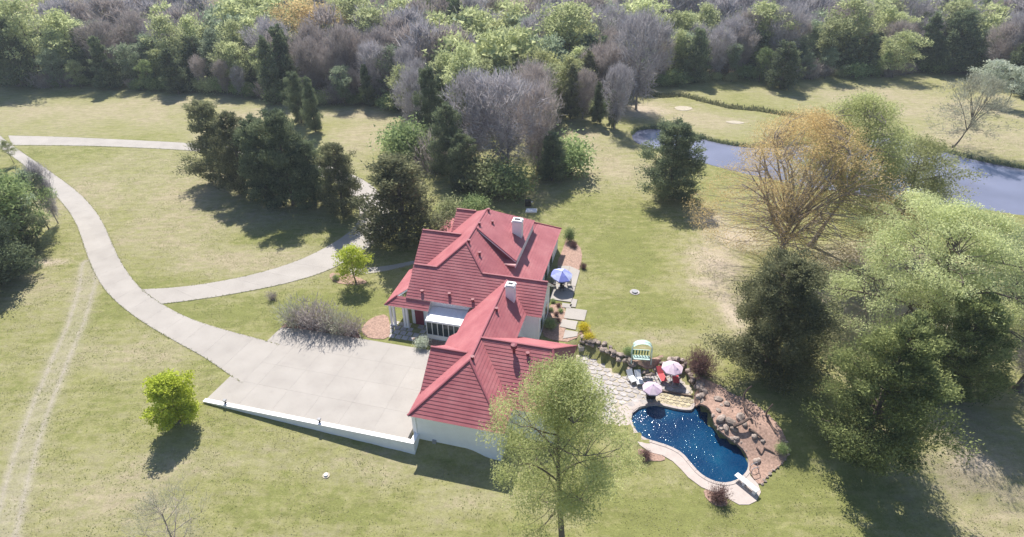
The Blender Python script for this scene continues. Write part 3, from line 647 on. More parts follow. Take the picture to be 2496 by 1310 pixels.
# driftwood
def log(pts, r, label):
    q = [Z4(x, y)+np.array([0, 0, h]) for x, y, h in pts]; q = smooth(q, 2, False); r *= .68; o = MB().tube(q, [r*(1-.6*i/len(q)) for i in range(len(q))], 7).build('driftwood', M['wood']); tag(o, label, 'driftwood', 'weathered logs in the mulch bed')
log([(1245,575,.1),(1190,500,.3),(1168,440,.9),(1185,430,1.7),(1215,440,2.3)], .2, 'tall hooked trunk of driftwood standing in the mulch bed')
log([(1440,680,.1),(1390,600,.2),(1352,560,.5),(1365,560,1.3),(1385,560,1.9)], .17, 'forked leaning driftwood trunk near the outer edge of the mulch')
log([(1100,650,.5),(1170,640,.8),(1230,600,.9),(1250,640,.6)], .28, 'thick dark twisted log lying over the waterfall rocks')
log([(1225,660,.25),(1290,700,.35),(1360,750,.1)], .2, 'dark log lying right of the waterfall in the mulch')
log([(1290,800,.15),(1305,830,.3),(1330,860,.1),(1350,800,.2)], .11, 'curled driftwood piece in the lower mulch bed')
log([(1345,800,.15),(1435,845,.15)], .13, 'straight short log beside the curled driftwood')
# diving board, rails
db = empty('diving_board', Z4(1270,1165), 0, 'white diving board reaching over the deep end of the pool', 'diving board')
p0, p1 = Z4(1290,1175), ray(*z4(1128,1000), PZ+.62); dv = p1-np.array([p0[0], p0[1], p1[2]]); L = np.linalg.norm(dv[:2]); an = math.atan2(dv[1], dv[0]); db.location = (p0[0], p0[1], PZ+.07); db.rotation_euler = (0, 0, an)
MB().box(0, L, -.25, .25, .5, .57).build('board', M['white'], db, bev=.02); MB().box(.1,.35,-.2,.2,0,.5).box(1.2,1.35,-.18,.18,.0,.5).build('stand', M['white'], db)
for k, (x, y) in enumerate(((1235,975),(1245,1010))):
    q = Z4(x, y); h_ = empty('hand_rail', q, .35, ['upper metal hand rail on the pool edge near the diving board', 'lower metal hand rail on the pool edge near the diving board'][k], 'hand rail', 'pool ladder rails')
    MB().tube([(0,0,0),(0,0,.75),(.2,0,.85),(.6,0,.8),(.75,0,.5),(.8,0,0)], .03, 6).build('rail', M['grey'], h_)
# ------------------------------------------------------------------ umbrellas and furniture
def umbrella(p, r, mat, label, h=2.35, rz=0, sides=8, sag=.55, alt=None, tilt=0):
    t = empty('patio_umbrella', p, rz, label, 'umbrella'); t.rotation_euler = (tilt, tilt*.5, rz); MB().tube([(0,0,0),(0,0,h+.1)], .03, 6).build('pole', M['white'], t)
    MB().tube([(0,0,0),(0,0,.1)], .26, 12).build('base', M['grey'], t)
    for i in range(sides):
        a0, a1 = 2*math.pi*i/sides, 2*math.pi*(i+1)/sides; am = (a0+a1)/2; c = lambda a, q, z: (q*math.cos(a), q*math.sin(a), z)
        vs = [(0,0,h), c(a0,r*.5,h-sag*.42), c(am,r*.47,h-sag*.46), c(a1,r*.5,h-sag*.42), c(a0,r,h-sag), c(am,r*.93,h-sag*.97), c(a1,r,h-sag), c(a0,r,h-sag-.14), c(am,r*.93,h-sag-.12), c(a1,r,h-sag-.14)]
        MB().add(vs, [(0,1,2),(0,2,3),(1,4,5,2),(2,5,6,3),(4,7,8,5),(5,8,9,6)]).build('canopy_panel', M[mat if i % 2 == 0 or not alt else alt], t)
        MB().bar((0,0,h-sag*.1), c(a0,r*.97,h-sag-.03), .02).build('rib', M['white'], t)
    return t
umbrella(Z4(600,255), 1.1, 'lavfab', 'lavender umbrella open over the red loungers on the upper patio', 2.3, alt='lavfab2')
umbrella(Z4(443,415), .98, 'lavfab', 'lavender umbrella nearer the pool over the black grill', 2.2, .3, alt='lavfab2')
umbrella(P(*z3(240,300)), 1.35, 'bluefab', 'tilted blue umbrella over the table on the garden patio by the house', 2.5, .2, 6, .6, 'palebluefab', .12)
def lounger(p, rz, mat, label, grp, L=1.75):
    t = empty('lounge_chair', p, rz, label, 'lounge chair', grp); MB().box(-.32,.32,-L/2,L*.15,.33,.43).build('seat_cushion', M[mat], t, bev=.03)
    MB().prism([(-.32,L*.16,.35),(.32,L*.16,.35),(.32,L*.5,.85),(-.32,L*.5,.85)], (0,-.06,.09)).build('backrest', M[mat], t)
    MB().box(-.36,-.325,-L/2,L*.3,.27,.34).box(.325,.36,-L/2,L*.3,.27,.34).build('frame', M['white'], t)
    for x in (-.33,.33):
        for y in (-L*.42, L*.25): MB().box(x-.025,x+.025,y-.025,y+.025,0,.268).build('leg', M['white'], t)
    return t
lounger(Z4(528,235,.1), .15, 'redfab', 'red cushioned lounge chair left of the lavender umbrella', 'red lounge chairs'); lounger(Z4(640,248,.1), -.1, 'redfab', 'red cushioned lounge chair partly under the lavender umbrella', 'red lounge chairs')
lounger(Z4(347,262,.1), .1, 'white', 'white lounge chair on the patio beside the rock wall', 'white lounge chairs', 1.6); lounger(Z4(290,250,.1), .35, 'white', 'white lounge chair furthest from the red ones, by the willow crown', 'white lounge chairs', 1.4)
def chair(p, rz, mat, label, grp=None):
    t = empty('garden_chair', p, rz, label, 'chair', grp); MB().box(-.25,.25,-.25,.25,.42,.47).build('seat', M[mat], t); MB().box(-.25,.25,.22,.26,.472,.95).build('backrest', M[mat], t)
    for x in (-.22,.22):
        for y in (-.22,.22): MB().box(x-.02,x+.02,y-.02,y+.02,0,.418).build('leg', M[mat], t)
        MB().box(x-.02,x+.02,-.22,.2,.62,.65).build('armrest', M[mat], t)
tb = empty('garden_table', P(*z3(255,290), .1), 0, 'round black table beneath the blue umbrella', 'table'); MB().tube([(0,0,.7),(0,0,.74)], .55, 16).build('table_top', M['black'], tb); MB().tube([(0,0,0),(0,0,.7)], [.2,.04], 8).build('pedestal', M['black'], tb)
for k, (dx, dy, rz, l) in enumerate(((-.95,0,1.6,'black garden chair on the house side of the round table'),(.95,.1,-1.6,'black garden chair on the lawn side of the round table'),(0,-.95,3.14,'black garden chair at the near side of the round table'),(.1,.95,0,'black garden chair at the far side of the round table'))):
    q = P(*z3(255,290), .1); chair((q[0]+dx, q[1]+dy, q[2]), rz, 'black', l, 'chairs round the black table')
def grill(p, label, rz=0):
    t = empty('barbecue_grill', p, rz, label, 'grill'); MB().box(-.45,.45,-.28,.28,.1,.75).build('cabinet', M['black'], t, bev=.02)
    MB().tube([(-.42,0,.9),(.42,0,.9)], .26, 12).build('lid', M['black'], t); MB().box(.46,.75,-.22,.22,.72,.75).build('side_shelf', M['grey'], t)
    for x in (-.38,.38): MB().box(x-.03,x+.03,-.2,.2,0,.1).build('leg', M['grey'], t)
grill(Z4(443,395,.1), 'black barbecue grill under the umbrella nearest the pool'); 
# swing seat
sw = empty('garden_swing', Z4(365,95,.05), -.1, 'mint green canopy swing seat on the mulch above the patio', 'garden swing')
for x in (-1.0,1.0):
    MB().tube([(x,-.6,0),(x,-.1,1.7),(x,.1,1.7),(x,.6,0)], .045, 6).build('side_frame', M['mint'], sw)
MB().tube([(-1.0,.0,1.72)]+[(-1.0*math.cos(a),.0,1.72+.75*math.sin(a)) for a in np.linspace(.2,2.94,9)]+[(1.0,0,1.72)], .04, 6).build('arch', M['mint'], sw)
for k in range(5): MB().box(-.85,.85,-.42+k*.13,-.32+k*.13,.5,.54).build('seat_slat', M['mint'], sw)
for k in range(6): MB().box(-.85+k*.29,-.72+k*.29,.26,.3,.56,1.15).build('back_slat', M['greenfab'], sw)
MB().box(-.85,.85,.25,.31,1.152,1.22).box(-.85,.85,-.46,-.43,.45,.55).build('top_rail', M['mint'], sw)
for k in range(7):
    a0 = .35+k*.35; a1 = a0+.34; MB().prism([(-.98*math.cos(a),-.35,1.74+.72*math.sin(a)) for a in (a0,a1)]+[(-.98*math.cos(a),.35,1.74+.72*math.sin(a)) for a in (a1,a0)], (0,0,.02)).build('canopy_slat', M['mint'], sw)
# black smoker on stone pad behind the house
gp = P(1295,515); tag(MB().prism([(gp[0]-.9,gp[1]-.5,gp[2]),(gp[0]+.8,gp[1]-.6,gp[2]),(gp[0]+.9,gp[1]+.5,gp[2]),(gp[0]-.7,gp[1]+.6,gp[2])], (0,0,.16)).build('stone_pad', M['trim']), 'pale stone pad on the lawn behind the house beside the black grill', 'stone pad')
grill(P(1287,503), 'lone black grill on the lawn behind the house by the tree shadow')
for (x, y, l, c) in ((795,1160,'small white utility cap alone in the lawn below the parking pad','utility cap'),(1547,713,'grey concrete well cover flush in the east lawn','well cover')):
    t = empty(c.replace(' ', '_'), P(x, y), .3, l, c); MB().tube([(0,0,-.1),(0,0,.06)], .6 if 'well' in c else .32, 14).build('concrete_ring', M['sand'] if 'cap' in c else M['flag'], t)
    MB().tube([(0,0,.06),(0,0,.2)], .16 if 'cap' in c else .36, 12).build('lid', M['trim'] if 'cap' in c else M['grey'], t)
pl = empty('planter', P(1416,858), 0, 'pale square planter at the east corner of the gallery roof', 'planter'); MB().box(-.3,.3,-.3,.3,0,.7).build('pot', M['flag'], pl, bev=.03); MB().box(-.24,.24,-.24,.24,.7,.72).build('soil', M['mud'], pl)

# ------------------------------------------------------------------ trees
def frames(d):
    d = d/np.linalg.norm(d, axis=1)[:, None]; r = rng.normal(size=d.shape); u = np.cross(d, r); u /= np.linalg.norm(u, axis=1)[:, None]; return d, u
def gn(sd=1., size=None, lim=1.7): return np.clip(rng.normal(size=size), -lim, lim)*sd
def leaves(C, size, up=.5, asp=.6, tri=False, outd=None, mixo=.6):
    """small leaf faces at C"""
    n = len(C); d = rng.normal(size=(n, 3))
    if outd is not None: d = d*(1-mixo)+outd*mixo*1.6
    d, u = frames(d+1e-6); s = size*rng.uniform(.6,1.35,(n, 1)); a = s*asp
    if tri: V = np.stack([C-u*a*.6, C+u*a*.6, C+d*s*1.2], 1); F = np.arange(n*3).reshape(n, 3)
    else: V = np.stack([C-d*s*.5, C+u*a*.5, C+d*s*.5, C-u*a*.5], 1); F = np.arange(n*4).reshape(n, 4)
    return V.reshape(-1, 3), F
class Tubes:
    def __init__(s): s.V = []; s.F = []; s.n = 0
    def add(s, pts, r0_, r1_, sides=3):
        pts = np.asarray(pts, float); m = len(pts); d = np.gradient(pts, axis=0); d /= np.linalg.norm(d, axis=1)[:, None]+1e-9
        u = np.cross(d, [.31, .88, .17]); u /= np.linalg.norm(u, axis=1)[:, None]+1e-9; v = np.cross(d, u)
        r_ = np.linspace(r0_, r1_, m)[:, None, None]; a = np.arange(sides)*2*math.pi/sides
        ring_ = pts[:, None]+r_*(u[:, None]*np.cos(a)[None, :, None]+v[:, None]*np.sin(a)[None, :, None])
        i = np.arange(m-1)[:, None]*sides; k = np.arange(sides)[None]; k2 = (k+1) % sides
        s.F.append(np.stack([i+k, i+k2, i+sides+k2, i+sides+k], -1).reshape(-1, 4)+s.n); s.V.append(ring_.reshape(-1, 3)); s.n += m*sides
def curve(p, q, n=5, bow=.12, lift=0):
    p = np.array(p, float); q = np.array(q, float); t = np.linspace(0, 1, n)[:, None]; L = np.linalg.norm(q-p); off = rng.normal(size=3)*bow*L; off[2] += lift*L
    return p+(q-p)*t+off*(np.sin(t*math.pi))
def skeleton(H, R, trunk_h, ntip, nlimb, env, tr, spread=1., sides=(6, 4, 3), lean=(0, 0), top=.55, fork=False):
    """tapered trunk with limbs and branches; returns tubes and twig tips"""
    T = Tubes(); tips = []
    lx, ly = lean; apex = np.array([lx, ly, H*top if fork else H*.86])
    tk = curve((0, 0, -.3), apex, 8, .02); tk[0] = (0, 0, -.3); T.add(tk, tr, tr*.22, sides[0]); T.add([(0,0,-.3),(0,0,.35)], tr*1.5, tr*1.02, sides[0])
    limbs = []
    for k in range(nlimb):
        t = trunk_h/H+(.8-trunk_h/H)*((k+.5)/nlimb)**.85*(.62 if fork else 1); a = k*2.39996+rng.uniform(-.4,.4)
        z0 = t*H; st = np.array([np.interp(z0, tk[:, 2], tk[:, i]) for i in range(3)])
        e = env(a, rng.uniform(.55,.9) if fork else min(.95, max(.12, (z0/H-.1)*1.0+.18))); end = np.array([e[0]*spread*rng.uniform(.65,.85)+lx*.6, e[1]*spread*rng.uniform(.65,.85)+ly*.6, e[2]])
        c = curve(st, end, 7, .06, .06); rk = tr*(.5 if fork else .38)*(1-.5*t); T.add(c, rk, rk*.25, sides[1]); limbs.append((c, rk))
    allp = np.concatenate([c for c, _ in limbs]+[tk[-3:]])
    for k in range(ntip):
        a = rng.uniform(0, 2*math.pi); t = rng.random()**.8; e = env(a, t); q = rng.random()**.45; tip = np.array([e[0]*q+lx*.6, e[1]*q+ly*.6, e[2]+(1-q)*rng.uniform(-.1,.25)*H*.3])
        dd_ = np.linalg.norm(allp-tip, axis=1)+np.maximum(0, allp[:, 2]-tip[2])*1.5; j = np.argsort(dd_)[rng.integers(0, 2)]
        c = curve(allp[j], tip, 5, .1, .03); rb = tr*.12; T.add(c, rb, rb*.3, sides[2]); tips.append((tip, c))
    return T, tips
def ell(H, R, zlo, lob=.16, seed=0, shape='round'):
    r_ = np.random.default_rng(seed); ph = r_.uniform(0, 6.28, 6); kz = zlo
    def env(a, t):
        if shape == 'round': rad = math.sqrt(max(.02, 1-(2*t-.85)**2/1.35))
        elif shape == 'vase': rad = .35+.75*t if t < .7 else (.35+.525)*math.sqrt(max(0, 1-((t-.7)/.31)**2))
        elif shape == 'dome': rad = math.sqrt(max(.03, 1-min(1, t)**2.3))
        else: rad = 1-t
        m = 1+lob*(math.sin(2*a+ph[0]+3*t)+math.sin(3*a+ph[1]-4*t)+.7*math.sin(5*a+ph[2]+6*t))
        return np.array([R*rad*m*math.cos(a), R*rad*m*math.sin(a), kz+(H-kz)*t])
    return env
def tubes_mesh(T, name, mat): return mesh_np(name, np.concatenate(T.V), [np.concatenate(T.F)], [mat], smoothf=True)
def decid(H=12, R=4, zlo=2.5, ntip=90, nlimb=9, per=50, ls=.3, clump=.7, tr=.22, seed=0, shape='round', bare=False, mat='lime', bmat='bark', asp=.6, tri=True, sides=(6,4,3), lob=.15, **kw):
    """returns (trunk mesh, crown mesh)"""
    T, tips = skeleton(H, R, max(1.2, zlo*.8), ntip, nlimb, ell(H, R, zlo, lob, seed, shape), tr, sides=sides, **kw); C = []; O = []; tone = []
    cc = np.array([0, 0, H*.5])
    for tip, c in tips:
        b = c[2:]; o = tip-cc; o /= np.linalg.norm(o)
        if bare:
            m = per; s = b[rng.integers(0, len(b), m)]+gn(clump*.45, (m, 3)); dv = o*.8+rng.normal(size=(m, 3))*.55+np.array([0, 0, .55])
        else:
            m = int(per*rng.uniform(.5,1.5)); s = tip+gn(clump, (m, 3), 1.6)*np.array([1, 1, .5]); dv = o*.5+rng.normal(size=(m, 3))
        C.append(s); O.append(dv); tone.append(np.clip(rng.uniform(0,.55)+rng.uniform(-.25,.45,m), 0, 1))
    C = np.concatenate(C); O = np.concatenate(O); O /= np.linalg.norm(O, axis=1)[:, None]
    V, F = leaves(C, ls, asp=asp, tri=tri, outd=O, mixo=.8 if bare else .35)
    return tubes_mesh(T, 'trunk', M[bmat]), mesh_np('crown', V, [F], [M[mat]], tone=np.concatenate(tone))
def cedar(H=10, R=3, n=9000, ls=.32, seed=0, mat='cedar', blunt=.5, zlo=.5, gap=.0, tri=True):
    r_ = np.random.default_rng(seed); T = Tubes(); T.add([(0,0,-.2),(r_.normal()*.1,0,H*.5),(0,0,H*.97)], H*.022, .03, 6)
    nb = int(22+H*4.2); C = []; O = []; tone = []
    for k in range(nb):
        t = (k+r_.random())/nb; a = k*2.4+r_.uniform(-.5,.5); prof = (1-t)**blunt*(1 if t > .12 else .62+t*3.2); L = R*prof*r_.uniform(.55,1.2)+.15; bt = r_.uniform(0,.55); z = zlo+(H-zlo)*t
        L *= (1-gap*r_.random()); rise = r_.uniform(.15,.5)*L*(.4+t); e = np.array([L*math.cos(a), L*math.sin(a), z+rise]); st = np.array([0, 0, max(.3, z-.15*L)])
        T.add(curve(st, e*np.array([.9,.9,1]), 4, .04), .05*H/10, .012, 3)
        m = int(n/nb*(.25+1.5*L/R)); nc = 5; cs = np.sort(r_.uniform(.35,1.05,nc)); side = np.array([-math.sin(a), math.cos(a), 0])
        cc = st+(e-st)*cs[:, None]+side*(r_.normal(size=(nc, 1))*.16*L)+np.array([0, 0, 1.])*r_.normal(size=(nc, 1))*.06*L
        ci = r_.integers(0, nc, m); sp = (.10*L+.13)*r_.uniform(.7,1.2,nc)[ci][:, None]
        pos = cc[ci]+np.clip(r_.normal(size=(m, 3)), -1.7, 1.7)*sp*np.array([1, 1, .75]); C.append(pos); dv = np.stack([np.full(m, math.cos(a)), np.full(m, math.sin(a)), np.full(m, 1.1)], 1)+r_.normal(size=(m, 3))*.45; O.append(dv)
        tone.append(np.clip(bt*.8+r_.uniform(0,.35,nc)[ci]+.35*(pos[:, 2]-cc[ci][:, 2])/(sp[:, 0]+.01)*.5+r_.uniform(-.15,.2,m), 0, 1))  # tone rises up each clump: sunlit tops and shaded undersides put into leaf colour
    C = np.concatenate(C); C[:, 2] = np.maximum(C[:, 2], .1); O = np.concatenate(O); O /= np.linalg.norm(O, axis=1)[:, None]
    V, F = leaves(C, ls, asp=.5, tri=tri, outd=O, mixo=.6)
    return tubes_mesh(T, 'trunk', M['bark']), mesh_np('crown', V, [F], [M[mat]], tone=np.concatenate(tone))
def bush(H=2.5, R=1.6, n=2500, ls=.16, seed=0, mat='green', bare=False, bmat='bark'):
    r_ = np.random.default_rng(seed); T = Tubes(); C = []; O = []; tone = []; nst = 14
    for k in range(nst):
        a = k*2.4; q = math.sqrt((k+.5)/nst); e = np.array([R*q*math.cos(a)*.85, R*q*math.sin(a)*.85, H*(1-.45*q*q)*r_.uniform(.75,1)]); c = curve((0,0,-.1), e, 5, .08); T.add(c, .03*H/2+.01, .008, 3)
        m = n//nst
        if bare: s = c[r_.integers(1, 5, m)]+r_.normal(size=(m, 3))*.25*R*.8; dv = e/np.linalg.norm(e)+r_.normal(size=(m, 3))*.5+(0,0,.5)
        else: s = e*r_.uniform(.45,1,(m, 1))+r_.normal(size=(m, 3))*R*.24; dv = r_.normal(size=(m, 3))
        s[:, 2] = np.maximum(s[:, 2], .05); C.append(s); O.append(dv); tone.append(np.clip(r_.uniform(0,.5)+r_.uniform(-.2,.5,m), 0, 1))
    C = np.concatenate(C); O = np.concatenate(O); O /= np.linalg.norm(O, axis=1)[:, None]
    V, F = leaves(C, ls, asp=.12 if bare else .6, tri=True, outd=O, mixo=.8 if bare else .3)
    return tubes_mesh(T, 'stem', M[bmat]), mesh_np('crown', V, [F], [M[mat]], tone=np.concatenate(tone))
# templates, all about 10 m high (bushes 3 m)
TP = {}
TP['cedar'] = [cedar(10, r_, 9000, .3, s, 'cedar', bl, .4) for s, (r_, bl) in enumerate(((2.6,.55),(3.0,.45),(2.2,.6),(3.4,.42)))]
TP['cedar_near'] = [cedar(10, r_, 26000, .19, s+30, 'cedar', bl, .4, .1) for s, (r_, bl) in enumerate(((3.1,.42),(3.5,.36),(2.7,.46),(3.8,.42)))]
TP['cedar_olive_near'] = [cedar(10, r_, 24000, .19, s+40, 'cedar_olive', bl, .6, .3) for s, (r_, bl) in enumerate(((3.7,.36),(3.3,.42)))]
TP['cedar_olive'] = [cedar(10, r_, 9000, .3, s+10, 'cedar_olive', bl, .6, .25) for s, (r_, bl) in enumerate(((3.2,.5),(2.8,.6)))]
def recol(pairs, mat):
    out = []
    for a, b in pairs: c = b.copy(); c.materials.clear(); c.materials.append(M[mat]); out.append((a, c))
    return out
dec = [decid(10, r_, zl, nt_2, 8, 52, .27, .55, .16, sd, sh, lob=.32) for sd, (r_, zl, nt_2, sh) in enumerate(((3.3,2.2,100,'round'),(2.7,3.4,80,'vase'),(3.5,3.0,90,'dome'),(2.3,2.0,75,'round'),(3.0,3.8,70,'dome'),(3.2,2.6,85,'vase')))]
TP['lime'] = dec; TP['sage'] = recol(dec, 'sage'); TP['olive'] = recol(dec, 'olive'); TP['green'] = recol(dec, 'green'); TP['blossom'] = recol(dec, 'blossom')
bar_ = [decid(10, 3.4, 1.5, 150, 12, 42, .62, .85, .15, s+20, 'vase', True, 'lilac', 'bark_grey', .085) for s in range(4)]
TP['lilac'] = bar_; TP['brown'] = recol(bar_, 'brown'); TP['pale'] = recol(bar_[:2], 'pale')
TP['orange'] = [decid(10, 3.8, 2, 120, 11, 42, .24, .6, .17, 31, 'vase', False, 'orange', 'bark_grey', .4)]
TP['bush'] = [bush(3, 1.9, 2600, .2, s) for s in range(3)]; TP['bushlime'] = recol(TP['bush'], 'lime'); TP['bushbare'] = [bush(3, 1.9, 3200, .45, s+5, 'brown', True, 'bark_grey') for s in range(2)]; TP['bushgrey'] = [bush(3, 2.1, 1100, .5, s+25, ('brown','pale','brown')[s], True, 'bark_grey') for s in range(3)]
NAMES = {'bushgrey': 'shrub', 'bushyellow': 'shrub', 'bushmaroon': 'shrub', 'bushwhite': 'shrub', 'cedar_near': 'cedar_tree', 'cedar_olive_near': 'cedar_tree', 'bushpale': 'shrub', 'cedar': 'cedar_tree', 'cedar_olive': 'cedar_tree', 'bush': 'shrub', 'bushlime': 'shrub', 'bushbare': 'shrub'}
def plant(kind, p, H, label, cat='tree', group=None, wide=1., k=None, name=None, rz=None, pair=None):
    pr_ = pair or TP[kind][rng.integers(len(TP[kind])) if k is None else k]; base = 3. if kind.startswith('bush') else 10.
    t = empty(name or NAMES.get(kind, 'deciduous_tree'), p, rng.uniform(0, 6.28) if rz is None else rz, label, cat, group); s = H/base if pair is None else 1.
    for nm, me in zip(('stem' if base == 3 and pair is None else 'trunk', 'crown'), pr_): link(nm, me, t, (0, 0, 0), 0, (s*wide, s*wide, s))
    return t
def hgt(px, py, ytop):
    p = P(px, py); best = min((abs(proj((p[0], p[1], p[2]+h))[1]-ytop), h) for h in np.arange(.3, 30, .1)); return p, best[1]
def tree(kind, px, py, ytop, label, wide=1., group=None, **k):
    if kind in ('cedar', 'cedar_olive') and py > 290: kind += '_near'
    p, h = hgt(px, py, ytop); return plant(kind, p, h, label, 'tree' if not kind.startswith('bush') else 'shrub', group, wide, **k)
G1 = 'cedars beside the loop road'; G2 = 'trees at the wood edge'; G3 = 'grove behind the house'
# cedar clump
for a in ((540,440,235,'loose dark cedar at the left end of the clump by the far road',1.15),(600,470,262,'dense cedar second from the left in the clump',1.0),(655,492,275,'tall dark cedar in the middle of the clump, left of two',1.05),(715,500,258,'tall dark cedar in the middle of the clump, right of two',1.0),(770,500,330,'low cedar filling the front of the clump',1.2),(838,525,335,'open cedar with visible trunk at the right end of the clump',1.15),(700,430,262,'olive topped cedar at the back of the clump',1.0)):
    tree('cedar_olive' if a[0] in (540,838,700,600) else 'cedar', a[0], a[1], a[2]+20, a[3], a[4]*.88, G1)
tree('cedar', 770,322,190,'slim leaning cedar standing behind the clump',.65,G1); tree('cedar', 735,300,180,'narrow cedar at the wood edge left of the slim one',.7,G2)
tree('cedar_olive', 985,590,388,'broad round cedar next to the house roof and the loop road',1.6,G1)
tree('bushlime', 1095,540,482,'small yellow green bush just behind the house roof',.9,G3)
tree('bush', 1160,520,478,'low grey green bush behind the rear ridge of the house',1.3,G3)
# grove behind the house
for a in (('lilac',1235,425,190,'biggest bare lilac tree in the grove behind the house',1.15),('brown',1310,415,215,'bare brownish tree at the right side of the grove',.85),('lilac',1160,400,185,'bare lilac tree left of the biggest one in the grove',1.0),('brown',1290,350,160,'bare brown tree at the back right of the grove',1.0),
          ('cedar',1098,435,262,'tall narrow cedar at the left front of the grove',.8),('cedar',1345,440,330,'dark cedar low at the right front of the grove',1.1),('cedar',1130,460,330,'dark low cedar beside the narrow one',1.0),('lilac',1012,330,172,'bare tree with several stems at the left edge of the grove',.8),('cedar',1055,350,170,'dark slim cedar between bare trees',.6),
          ('lime',1140,300,118,'bright lime tree rising behind the grove',.8),('lime',990,290,165,'lime green tree above the multi stemmed bare tree',.85),('olive',1070,220,85,'yellow topped round tree behind the lime ones',.8),('bushlime',1190,468,385,'pale green shrub in front of the bare trees',1.2),('bush',1240,478,400,'pale green shrub at the front centre of the grove',1.2),('bush',1385,425,335,'green shrub at the right corner of the grove',1.1),
          ('bush',985,385,300,'green shrub at the left corner of the grove',1.2),('bush',1020,395,305,'dark green bush beside the left corner shrub',1.0),('bushgrey',1060,420,330,'silvery shrub between the dark bush and narrow cedar',.8),('cedar_olive',1390,290,160,'olive cedar at the right back of the grove',.8),('cedar',1330,330,215,'small cedar at the right of the bare crowns',.6)):
    tree(a[0], *a[1:5], a[5], G3)
tree('cedar',1455,302,205,'thin dark cedar by the pond left of two',.55,G2); tree('lilac',1497,315,165,'bare ivy clad tree at the head of the pond',.75,G2); tree('cedar',1490,312,225,'dark ivy column at the head of the pond',.5,G2)
tree('lilac',1550,268,38,'tallest bare lilac tree leaning at the wood edge by the creek',.95,G2); tree('brown',1420,290,175,'bare brown tree between the cedars near the pond',.8,G2)
tree('cedar',1630,478,305,'lone conical cedar on the lawn in front of the pond',1.25,None,k=1)
tree('cedar',1900,215,106,'lone round cedar at the wood edge right of the creek',1.15,None,k=3)
p_, h_ = hgt(2322,360,190); plant('x', p_, h_, 'pale spreading leafless tree on the far bank of the pond', pair=decid(h_, 6.6, 3.0, 190, 10, 40, .4, .8, .2, 61, 'dome', True, 'pale', 'bark', .16, lean=(1.5,0), fork=True, top=.4), rz=0, name='bare_tree')
tree('blossom',2400,250,150,'white blossoming tree at the right edge of the wood',1.25,None); tree('blossom',2450,262,170,'second paler blossoming tree by the right frame edge',1.0,None)
# left grove
G4 = 'thicket left of the driveway'
for a in (('sage',18,600,368,'grey green tree at the back of the left thicket',.8),('green',45,640,430,'light green tree at the front of the left thicket',1.1),('green',95,590,440,'green tree beside the driveway in the left thicket',.85),('sage',120,560,420,'grey green thin tree nearest the driveway bend',.7),('cedar',-10,690,450,'dense green tree at the left frame edge',1.1),('lime',20,560,440,'brighter green tree inside the left thicket',.9),('cedar',70,620,480,'dark undergrowth tree low in the left thicket',1.0),('lilac',142,545,400,'thin bare tree at the driveway side of the thicket',.5),('green',-60,620,400,'green tree mostly beyond the left frame edge',1.3),('cedar',-60,720,470,'dark tree beyond the left frame edge',1.3),('lime',35,400,345,'small leafy tree by the drive fork',.8)):
    tree(a[0], *a[1:5], a[5], G4)
# wood edge, picked trees
E_ = [('cedar',62,212,52,1.0),('lime',110,205,5,1.0),('cedar',30,205,90,.9),('sage',150,214,125,1.1),('lime',200,216,150,1.1),('cedar',232,200,70,.8),('cedar',272,218,92,1.0),('sage',330,212,110,1.0),('green',370,220,150,.9),('cedar',436,228,122,1.15),('brown',500,222,140,.8),('brown',555,232,150,.8),('lilac',590,236,165,.8),('cedar',590,190,52,.9),('cedar',630,180,50,.9),('cedar',672,252,92,.75),('cedar',705,235,70,.8),
      ('orange',760,170,8,1.5),('orange',800,175,20,1.2),('lime',880,165,-5,1.1),('lime',915,190,25,1.0),('sage',840,258,165,1.0),('brown',820,240,120,.9),('cedar',900,258,160,.7),('lime',940,225,120,.8),('lime',1000,120,-40,1.1),('lime',1050,125,-30,1.1),('cedar',1115,150,-5,.8),('cedar',1280,215,92,1.0),('lime',1385,200,15,1.3),('lime',1350,190,40,1.0),('cedar_olive',1430,250,130,.8),('lilac',1480,180,20,1.0),('brown',1600,205,90,1.0),('cedar',1690,200,75,.75),('lime',1658,170,35,.9),('lilac',1740,190,70,1.0),
      ('lime',2050,170,0,1.2),('lime',1995,185,55,.9),('sage',1780,195,110,.9),('green',1850,200,120,.8),('cedar',2105,185,85,1.0),('lime',2175,190,82,1.2),('sage',2010,192,120,1.1),('cedar',2240,170,35,1.0),('cedar',2310,172,30,1.1),('sage',2370,175,75,1.0),('cedar',2270,178,95,1.0),('brown',2420,190,60,1.1),('cedar',2460,215,100,1.1),('green',2150,188,130,1.2),('lilac',1890,180,20,1.0),('sage',1960,194,130,1.0),('cedar',2495,235,120,1.1),('sage',1560,215,120,1.0)]
POSD = ['far left','left','centre left','middle','centre right','right','far right']
taken = []; cnt_ = {}
ORD = ['first','second','third','fourth','fifth','sixth','seventh','eighth','ninth','tenth','eleventh','twelfth','thirteenth','fourteenth','fifteenth','sixteenth','seventeenth','eighteenth','nineteenth','twentieth']
E_ = [e for e in E_ if True]; E_.sort(key=lambda e: e[1])
for i, (k_, x, y, yt, wd) in enumerate(E_):
    nm = {'cedar':'dark evergreen cedar','cedar_olive':'olive green cedar','lime':'fresh lime green tree','sage':'grey green budding tree','olive':'yellow olive tree','brown':'bare reddish brown tree','lilac':'bare lilac grey tree','orange':'orange budding round tree','green':'mid green tree'}[k_]
    o = tree(k_, x, y, yt, f'{nm}, {ORD[cnt_.setdefault(k_, 0)]} from the left of its kind along the wood edge', wd, f'{nm}s along the wood edge'); cnt_[k_] += 1; taken.append(o.location.xy.copy())
